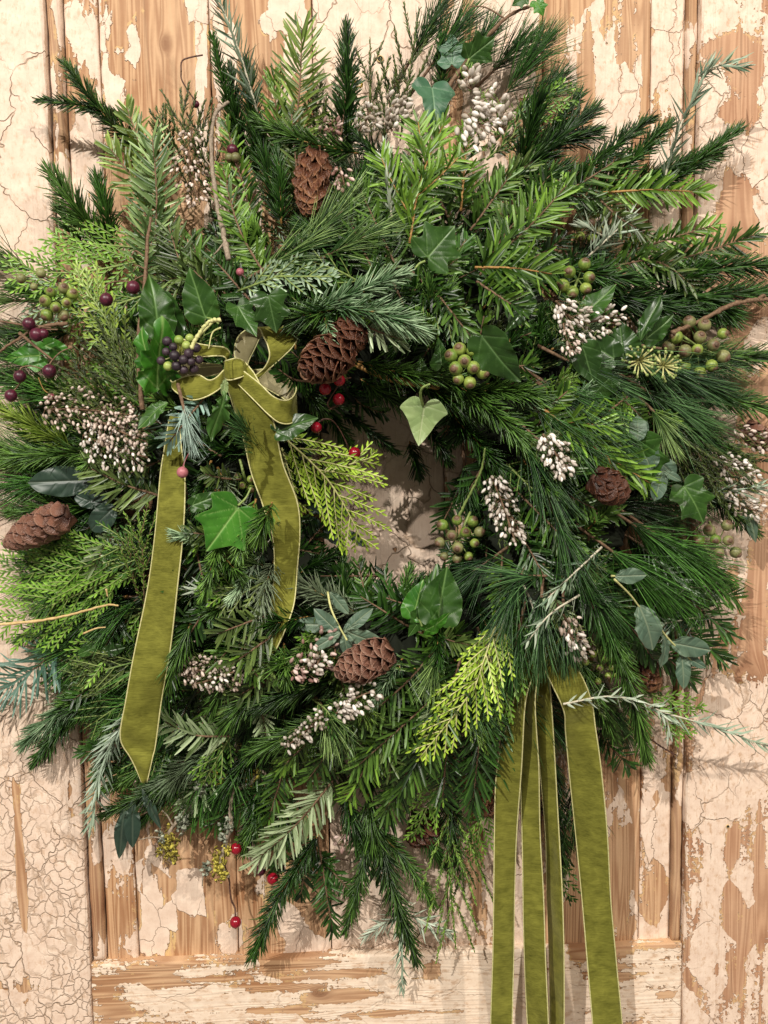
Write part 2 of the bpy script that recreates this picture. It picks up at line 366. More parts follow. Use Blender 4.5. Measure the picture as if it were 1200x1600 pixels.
def plank(name, x0, x1, z0, z1, y, th, mat, cover, horiz=False, rnd=.0018, step=.003, wob=.0004, seed=0, bow=0.0, parent=None, label=None):
    """a solid board with softened edges; its front carries where paint is left and how the grain runs"""
    nx = max(4, int((x1-x0)/step)); nz = max(4, int((z1-z0)/step))
    xs = np.linspace(x0, x1, nx+1); zs = np.linspace(z0, z1, nz+1)
    xs = np.concatenate([[x0, x0, x0+rnd*.3], xs[(xs > x0+rnd*.9) & (xs < x1-rnd*.9)], [x1-rnd*.3, x1, x1]])
    zs = np.concatenate([[z0, z0, z0+rnd*.3], zs[(zs > z0+rnd*.9) & (zs < z1-rnd*.9)], [z1-rnd*.3, z1, z1]])
    nx, nz = len(xs), len(zs)
    X, Z = np.meshgrid(xs, zs, indexing='ij'); Y = np.full_like(X, y)
    def edge(i, n):
        e = np.zeros(n); e[[0, -1]] = th; e[[1, -2]] = rnd; e[[2, -3]] = rnd*.3; return e
    Y = Y+np.maximum(edge(0, nx)[:, None], edge(0, nz)[None, :])
    Y[[1, -2], :] = np.maximum(Y[[1, -2], :], y+rnd)
    # worn, slightly wavy arrises and surface
    ph = seed*1.7
    wx = wob*(np.sin(zs*37+ph)+.7*np.sin(zs*91+ph*2)+.5*np.sin(zs*260+ph))
    X[:3] += wx; X[-3:] -= wx*.8
    wz_ = wob*(np.sin(xs*41+ph)+.6*np.sin(xs*120+ph*2)); Z[:, :3] += wz_[:, None]; Z[:, -3:] -= wz_[:, None]
    Y += .0005*np.sin(X*60+ph)*np.sin(Z*11+ph)
    if bow: Y += bow*(((X-x0)/(x1-x0)-.5)**2*4)
    cv = np.full_like(X, cover)
    for a, b, rx, rz, v in PATW:
        cv += v*np.exp(-(((X-a)/rx)**2+((Z-b)/rz)**2)**1.5)
    U, W = (Z, X) if horiz else (X, Z)
    u = U.copy()+.0015*np.sin(W*9+ph)+.3*seed; kn = np.zeros_like(X)
    for a, b, R, hz in KNOTS:
        if not (x0 < a < x1 and z0 < b < z1) or (hz == 1) != horiz: continue
        du, dw = ((Z-b), (X-a)*.6) if horiz else ((X-a), (Z-b)*.6)
        r2 = du**2+dw**2; r = np.sqrt(r2)
        u -= du*(R**2/np.maximum(r2, R**2))
        u += np.where(r < R, (R-r)*2.0, 0)
        kn = np.maximum(kn, np.clip(1.35-r/R*.75, 0, 1)*(r < R*1.8)*.8)
    V = np.stack([X, Y, Z], -1).reshape(-1, 3)
    i = np.arange(nx-1)[:, None]*nz; j = np.arange(nz-1)[None]
    q = np.stack([i+j, i+nz+j, i+nz+j+1, i+j+1], -1).reshape(-1, 4)
    og = ORI[door.name]
    me = mesh_np(name, V-og, [q], mats=(mat,), attrs={'cover': cv.ravel(), 'knot': kn.ravel(),
                 'grain': np.stack([u.ravel(), np.zeros(u.size), W.ravel()], -1)})
    o = link(name, me, parent or door); ORI[o.name] = og
    if label: o['label'] = label
    return o
Z0, Z1 = .86, 2.10
RAILZ = P(1067, 1476)[2]
XL, XR = -.262, .3252
m_sl = old_paint('paint_crackled', S=100, sz=.75, crackw=.075, crack=.7, bigcrack=1.0, fleck=.55, cellk=.30, bigk=.75, big=18, craze=.35)
m_sr = old_paint('paint_flaked', S=36, sz=.6, crackw=.02, crack=.8, fleck=.75, off=(.3, 0, .7), cellk=.6, bigk=1.0, rough_=.75, streak=.9, w1=(.55, .32, .19), w2=(.36, .175, .095))
m_b = [old_paint('paint_board_%s' % n, **k) for n, k in (
    ('bare', dict(S=44, sz=.5, crackw=.015, crack=.6, cellk=.95, bigk=.6, off=(0, 0, .2), streak=.7, ochre=.8)),
    ('streaked', dict(S=38, sz=.45, crackw=.015, crack=.7, cellk=.6, bigk=.8, off=(.1, 0, .5), fleck=.6, rough_=.5, streak=1.1)),
    ('whole', dict(S=26, sz=.8, crackw=.012, crack=.4, bigcrack=.9, cellk=.3, bigk=.35, off=(.2, 0, .1), fleck=.25)))]
m_r = old_paint('paint_rail', S=34, sz=.4, crackw=.02, crack=.5, cellk=.4, bigk=1.2, fleck=.7, rough_=.5, streak=1.0, off=(.5, 0, .3), horiz=True, p1=(.74, .58, .44), p2=(.87, .73, .59))
m_bead = old_paint('paint_bead', S=60, sz=.35, crackw=.03, crack=.5, cellk=.8, bigk=1.0, off=(.7, 0, .3), w1=(.50, .31, .17), w2=(.30, .15, .08))
m_gap = plain('dark_gap', (.015, .01, .008), (.03, .02, .015), .9)
plank('stile', XL-.26, XL-.0012, Z0, Z1, 0.0, .03, m_sl, 1.0, step=.0042, seed=1, label='door stile at the side with fine crazed cream paint')
plank('stile', XR+.0012, XR+.26, Z0, Z1, 0.0, .03, m_sr, .64, step=.0042, seed=2, label='door stile at the side with large cream flakes over pinkish pine')
plank('rail', XL-.0004, XR-.0002, Z0, RAILZ, .0008, .03, m_r, .60, horiz=True, seed=3)
plank('bead_moulding', XL+.0006, XL+.0125, RAILZ+.0005, Z1, .0040, .02, m_bead, .30, seed=4, rnd=.004, step=.0025)
plank('bead_moulding', XR-.0090, XR-.0006, RAILZ+.0005, Z1, .0050, .02, m_bead, .38, seed=5, rnd=.003, step=.0025)
BX = [XL+.0132, -.2180, -.1189, -.0264, .0906, .1840, .2840, XR-.0096]
BC = [.42, .30, .36, .88, .55, .43, .60]; BM = [1, 0, 0, 2, 1, 1, 1]
for i in range(7):
    plank('board', BX[i]+.0006, BX[i+1]-.0006, RAILZ-.004, Z1, .0112+.0007*math.sin(i*2.3), .012, m_b[BM[i]], BC[i], seed=6+i, rnd=.0016, wob=.00025)
g = Geo(); g.add([(XL-.26, .034, Z0), (XR+.26, .034, Z0), (XR+.26, .034, Z1), (XL-.26, .034, Z1),
                  (XL-.26, .038, Z0), (XR+.26, .038, Z0), (XR+.26, .038, Z1), (XL-.26, .038, Z1)],
                 [np.array([[0, 1, 2, 3], [7, 6, 5, 4], [0, 4, 5, 1], [3, 2, 6, 7], [0, 3, 7, 4], [1, 5, 6, 2]])])
g.part('backing', m_gap, door, smooth=False)
def nail_hole_disc(px, py, r, d):
    c = P(px, py, d); g = Geo(); th = np.linspace(0, 2*np.pi, 14, endpoint=False)
    rings = [(r*1.55, -.0002), (r*1.45, .0006), (r*1.1, .0007), (r, .0001), (r*.5, .00005)]
    V = [c+[a*math.cos(t), -b, a*math.sin(t)] for a, b in rings for t in th]; V.append(c+[0, -.00005, 0])
    q = [[i*14+j, i*14+(j+1) % 14, (i+1)*14+(j+1) % 14, (i+1)*14+j] for i in range(4) for j in range(14)]
    tr = [[56+j, 56+(j+1) % 14, 70] for j in range(14)]
    og = ORI[door.name]
    mi = [0]*28+[1]*28+[1]*14  # near-black disc paints the hole's shaded depth; nothing is cut into the door
    me = mesh_np('nail_hole_disc', np.array(V)-og, [np.array(q), np.array(tr)], mats=(MAT['straw'], m_gap), mat_idx=mi)
    o = link('nail_hole_disc', me, door)
nail_hole_disc(594, 92, .0022, -.0110); nail_hole_disc(1180, 398, .0022, .0001); nail_hole_disc(1137, 1291, .0012, .0001)

# ------------------------------------------------------------------ the lie of the wreath: how far it stands off the door
CX, CY = 612, 772
def H(px, py):
    dx, dy = px-CX, (py-CY)*.93
    r = math.hypot(dx, dy)
    s = 135 if r < 270 else 185
    return .026+.088*math.exp(-((r-270)/s)**2)

# ------------------------------------------------------------------ greenery
def twig(gs, gn, pts, kind, nl, sp, nw, rg, ang=60, fill=1.0, taper=.35, up=VIEW, srad=.0011, elev=22, curl=.25, grav=0.0, t0=0.03, tipk=.6, bias=.5):
    """one twig: a stem tube into gs, its needles or small leaves into gn"""
    L = np.linalg.norm(np.diff(pts, axis=0), axis=1).sum()
    tube(gs, pts, np.linspace(srad, srad*.45, len(pts)), 5, rg.uniform(.2, .8))
    n = max(6, int(L/sp)); t = np.linspace(t0, 1, n)+rg.normal(0, .3/n, n); t = np.clip(t, t0, 1)
    x = t*(len(pts)-1); i = np.minimum(x.astype(int), len(pts)-2); f = (x-i)[:, None]
    base = pts[i]*(1-f)+pts[i+1]*f
    T, N, B = frames(pts, up); T, N, B = T[i], N[i], B[i]
    env = np.clip(np.minimum(t/.12+.45, 1), 0, 1)*np.where(t > 1-taper, 1-(1-tipk)*((t-1+taper)/taper)**2, 1)
    a = np.radians(ang*(1-.45*np.clip((t-.6)/.4, 0, 1))+rg.normal(0, 7.5, n)+(rg.random(n) < .04)*rg.normal(0, 25, n))
    if kind in ('fir', 'yew'):
        s = np.where(np.arange(n) % 2 == 0, 1.0, -1.0)
        e = np.radians(rg.uniform(-8, elev, n)+(rg.random(n) < .34)*rg.uniform(15, 60, n))
        rad = s[:, None]*B*np.cos(e)[:, None]+N*np.sin(e)[:, None]
    elif kind == 'spray':                                   # flat overlapping scale leaves
        s = np.where(np.arange(n) % 2 == 0, 1.0, -1.0); rad = s[:, None]*B+.15*N
    else:
        ph = rg.uniform(0, 2*np.pi, n) if kind != 'whorl' else (np.arange(n)//2*1.57+(np.arange(n) % 2)*np.pi+.4+rg.normal(0, .3, n))
        rad = np.cos(ph)[:, None]*B+(np.sin(ph)+bias)[:, None]*N; rad = nrm(rad)
    d = nrm(np.cos(a)[:, None]*T+np.sin(a)[:, None]*rad)
    ln = nl*env*rg.uniform(.85, 1.1, n)
    bend = curl*(T*.7+N*-.1)+rg.normal(0, .09, (n, 3))+np.array([0, 0, -grav])
    nor = nrm(N+.35*rad*0+rg.normal(0, .18, (n, 3))) if kind in ('fir', 'yew', 'spray') else nrm(T*.8+rg.normal(0, .3, (n, 3)))
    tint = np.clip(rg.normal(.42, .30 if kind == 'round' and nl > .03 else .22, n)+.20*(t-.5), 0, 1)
    bk = {'fir': 'flat', 'yew': 'flat', 'whorl': 'leaf', 'spray': 'flat'}.get(kind, 'round')
    kp = rg.random(n) > .035
    bend = np.broadcast_to(bend, (n, 3))
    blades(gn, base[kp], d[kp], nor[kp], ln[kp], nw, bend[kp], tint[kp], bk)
def side_path(pts, t, ang, L, sgn, rg, up=VIEW, droop=0.0, out=0.1):
    x = t*(len(pts)-1); i = min(int(x), len(pts)-2); p = pts[i]*(1-(x-i))+pts[i+1]*(x-i)
    T, N, B = frames(pts, up); T, N, B = T[i], N[i], B[i]
    a = math.radians(ang); d = nrm(math.cos(a)*T+math.sin(a)*sgn*B+rg.uniform(-.5, 1.0)*out*N)
    s = np.linspace(0, 1, 7)[:, None]
    return p+d*s*L+T*(s**2)*L*.18+np.array([0, 0, -1.0])*droop*(s**2)*L
KN = {  # kind: needle length default, spacing, width, angle, stem radius
    'fir': dict(sp=.00125, nw=.0022, ang=60, srad=.0012),
    'spruce': dict(sp=.00036, nw=.00135, ang=42, srad=.0010, bias=.50),
    'pine': dict(sp=.00052, nw=.00080, ang=26, srad=.0016, bias=.25),
    'rosemary': dict(sp=.0014, nw=.0022, ang=48, srad=.0011),
    'heath': dict(sp=.00070, nw=.0010, ang=30, srad=.0006),
    'cypress': dict(), 'fern': dict(sp=.0011, nw=.0012, ang=40, srad=.0008)}
NAMES = {'fir': 'fir_sprig', 'spruce': 'spruce_sprig', 'pine': 'pine_sprig', 'rosemary': 'rosemary_sprig', 'heath': 'heather_sprig',
         'cypress': 'cypress_sprig', 'fern': 'juniper_sprig'}
STEM = {'fir': 'bark_brown', 'spruce': 'bark_orange', 'pine': 'bark_brown', 'rosemary': 'bark_pale', 'heath': 'bark_brown', 'cypress': 'stem_green', 'fern': 'bark_brown'}
wreath = thing('wreath', P(612, 772, 0.02), 'big round evergreen wreath of mixed fir, spruce, pine and cypress sprigs on the old door', 'wreath')
SEED = [100]
def sprig(kind, bx, by, tx, ty, w=50, col=None, z=0.0, bend=0.0, side=0, lift=0.0, stem=None, label=None, parent=None,
          sink=.014, d0=None, d1=None, roll=0.0, droop=0.0, dens=1.0, sang=38, slen=.5, thing_label=None, group=None, t0=.03, cat=None, mid=.008):
    SEED[0] += 1; rg = np.random.default_rng(SEED[0])
    k = dict(KN[kind]); b0 = H(bx, by)+z-sink if d0 is None else d0; b1 = H(tx, ty)+z+lift if d1 is None else d1
    L2 = math.hypot(tx-bx, ty-by); nx, ny = -(ty-by)/L2, (tx-bx)/L2
    mx, my = (bx+tx)/2+nx*bend, (by+ty)/2+ny*bend
    p = catmull([P(bx, by, max(b0, .006)), P(mx, my, max((b0+b1)/2+mid, .012)), P(tx, ty, max(b1, .008))], 12)
    scale = .0006*(1-(b0+b1)/2/.9)
    up = nrm(VIEW+roll*np.cross(nrm(p[-1]-p[0]), VIEW))
    gs, gn = Geo(), Geo()
    m = col
    if col == 'cypress_lime' and not stem: stem = 'stem_yellow'
    if kind == 'cypress':
        L = np.linalg.norm(p[-1]-p[0]); W = w*scale/2/math.sin(math.radians(40))
        tube(gs, p, np.linspace(.0011, .0005, len(p)), 5, .5)
        bb, dd, ll, nn, tt, ww = [], [], [], [], [], []
        def leaf_run(q, n, ang, l0, l1, tw, t0=.12):       # narrow pointed branchlets, forward along both sides
            T, N, B = frames(q, up); t = np.linspace(t0, 1, n); x = t*(len(q)-1); i = np.minimum(x.astype(int), len(q)-2); f = (x-i)[:, None]
            sg = np.where(np.arange(n) % 2 == 0, 1.0, -1.0)[:, None]; sg[-1] = 0; a = np.radians(ang+rg.normal(0, 5, n))[:, None]
            bb.append(q[i]*(1-f)+q[i+1]*f); dd.append(np.cos(a)*T[i]+np.sin(a)*sg*B[i]+rg.normal(0, .10, (n, 1))*N[i]); ll.append((l0*(1-t)+l1*t)*rg.uniform(.75, 1.15, n))
            nn.append(N[i]); tt.append(np.clip(tw+.3*t+rg.normal(0, .13, n), 0, 1)); ww.append(np.full(n, .00135))
        ns = max(7, int(L/.0074*dens))
        leaf_run(p, max(10, int(L/.0030)), 34, .0050, .0060, .2, .05)
        for j in range(ns):
            t = .05+.93*j/ns; sg = 1 if j % 2 else -1
            prof = (.45+.55*math.sin(math.pi*min(1, t*.85+.18))**.8)*(1-.52*t**1.6)
            Ls = W*1.15*prof*rg.uniform(.75, 1.2)
            q = side_path(p, t, rg.uniform(30, 42), Ls, sg, rg, up, droop, .22)
            tube(gs, q[::2], .00055, 4, .7, cap=False)
            leaf_run(q, max(5, int(Ls/.0024)), 31, .0092, .0055, .35)
        blades(gn, np.vstack(bb), np.vstack(dd), np.vstack(nn), np.concatenate(ll), .00200, 0, np.concatenate(tt), 'leaf')
    else:
        k['ang'] += rg.normal(0, 3)
        nl = w*scale/2/math.sin(math.radians(k['ang']))
        if kind == 'pine': nl = w*scale; k['ang'] = 24
        if kind == 'rosemary': nl = min(nl*1.15, .021)
        if kind == 'heath': nl = .0052
        if kind == 'fern': nl = .0042
        k['sp'] /= dens
        tk = {'fir': 'fir', 'spruce': 'round', 'pine': 'round', 'rosemary': 'whorl', 'heath': 'round', 'fern': 'round'}[kind]
        kw = dict(nl=nl, rg=rg, up=up, curl={'fir': .18, 'spruce': .25, 'pine': .12, 'rosemary': .25, 'heath': .3, 'fern': .2}[kind],
                  grav={'pine': .10}.get(kind, .02), **k)
        twig(gs, gn, p, tk, t0=(.35 if kind == 'pine' else t0), **kw)
        LL = np.linalg.norm(p[-1]-p[0])
        if kind in ('heath', 'fern') and not side: side = 8
        for j in range(side):
            t = (.12+.7*(j+.5*rg.random())/side); sg = 1 if j % 2 else -1
            q = side_path(p, t, rg.normal(sang if kind not in ('heath', 'fern') else 24, 4), LL*slen*(1-t*.55)*rg.uniform(.8, 1.15), sg, rg, up, droop, .25)
            kw2 = dict(kw); kw2['nl'] = nl*.88; kw2['srad'] = k['srad']*.7
            twig(gs, gn, q, tk, t0=.06, **kw2)
    par = parent or wreath
    if thing_label:
        par = thing(NAMES[kind], p[0], thing_label, cat or NAMES[kind].replace('_', ' '), group)
        o = gs.part('stem', MAT[stem or STEM[kind]], par)
        gn.part('leaves', MAT[m], par, kind='stuff')
        return par
    o = gs.part(NAMES[kind], MAT[stem or STEM[kind]], par, label=label)
    gn.part('needles' if kind in ('fir', 'spruce', 'pine') else 'leaves', MAT[m], o, kind='stuff')
    return o

# added near-black ring that stands for shade between sprigs and hides the door
def gap_shade_ring():
    g = Geo(); n, m = 150, 34; c = P(CX, CY, .045)
    u = np.linspace(0, 2*np.pi, n, endpoint=False)[:, None]; v = np.linspace(0, 2*np.pi, m, endpoint=False)[None]
    nz = .008*(np.sin(u*17+3*np.cos(v*3))+np.sin(u*41+v*5)+.8*np.sin(v*9+u*23)+.7*np.sin(u*71-v*13))*.6
    R, r = .148, .064
    x = (R+(r+nz)*np.cos(v))*np.cos(u); z = (R*1.08+(r+nz)*np.cos(v))*np.sin(u); y = -(.034+nz)*np.sin(v)+0*u
    V = np.stack([c[0]+x, c[1]+y, c[2]+z], -1).reshape(-1, 3)
    i = np.arange(n)[:, None]; j = np.arange(m)[None]
    q = np.stack([i*m+j, ((i+1) % n)*m+j, ((i+1) % n)*m+(j+1) % m, i*m+(j+1) % m], -1).reshape(-1, 4)
    g.add(V, [q], .5); g.part('gap_shade_ring', MAT['moss'], wreath)
gap_shade_ring()

# under layer of greenery round the ring; dark greens paint shade into the gaps
OUT = [(0, 520), (30, 560), (60, 560), (90, 540), (118, 570), (135, 600), (160, 560), (180, 600), (205, 600), (225, 540), (250, 470), (270, 480), (300, 500), (330, 520), (360, 520)]
def rout(a): return float(np.interp(a % 360, [o[0] for o in OUT], [o[1] for o in OUT]))
fr = random.Random(5)
def polar(a, r): return CX+r*math.cos(math.radians(a)), CY-r*math.sin(math.radians(a))*1.02
for ring, (r0, n, zz, ln) in enumerate(((395, 46, -.030, 150), (330, 38, -.018, 150), (265, 32, -.010, 150), (205, 26, -.012, 135))):
    for i in range(n):
        a = 360*(i+fr.uniform(-.4, .4))/n; r = r0+fr.uniform(-25, 25)
        if ring == 0: L = max(70, min(rout(a)-r-30, 190)*fr.uniform(.75, 1.0))
        else: L = ln*fr.uniform(.8, 1.15)
        sw = fr.uniform(-34, 34)
        bx, by = polar(a, r); aa = a+sw
        tx, ty = bx+L*math.cos(math.radians(aa)), by-L*math.sin(math.radians(aa))
        right = math.cos(math.radians(a)) > .2 and math.sin(math.radians(a)) < .5
        kd = fr.choices(('fir', 'spruce', 'pine', 'cypress', 'heath'), (.34, .34, .22 if right else .08, .10, .06))[0]
        col = {'fir': ('fir_dark', 'fir_dark', 'fir_mid'), 'spruce': ('spruce_dark',),
               'pine': ('pine_dark',), 'cypress': ('cypress_dark',), 'heath': ('heath_green',)}[kd]
        w = {'fir': fr.uniform(44, 60), 'spruce': fr.uniform(30, 42), 'pine': fr.uniform(75, 110), 'cypress': fr.uniform(70, 100), 'heath': 30}[kd]
        sprig(kd, bx, by, tx, ty, w, fr.choice(col), z=zz, bend=fr.uniform(-15, 15), side=fr.choice((0, 2, 3)) if kd in ('fir', 'spruce') else 0,
              roll=fr.uniform(-.4, .4), lift=-.008)
for i in range(26):   # round the opening, pointing in and along
    a = 360*(i+fr.uniform(-.3, .3))/26; bx, by = polar(a, 185)
    sw = fr.choice((-1, 1))*fr.uniform(25, 62); L = fr.uniform(65, 92)
    aa = a+180+sw; tx, ty = bx+L*math.cos(math.radians(aa)), by-L*math.sin(math.radians(aa))
    kd = fr.choice(('fir', 'spruce', 'spruce'))
    sprig(kd, bx, by, tx, ty, 40 if kd == 'fir' else 28, kd+'_dark', z=-.012, bend=fr.uniform(-10, 10), lift=-.004)

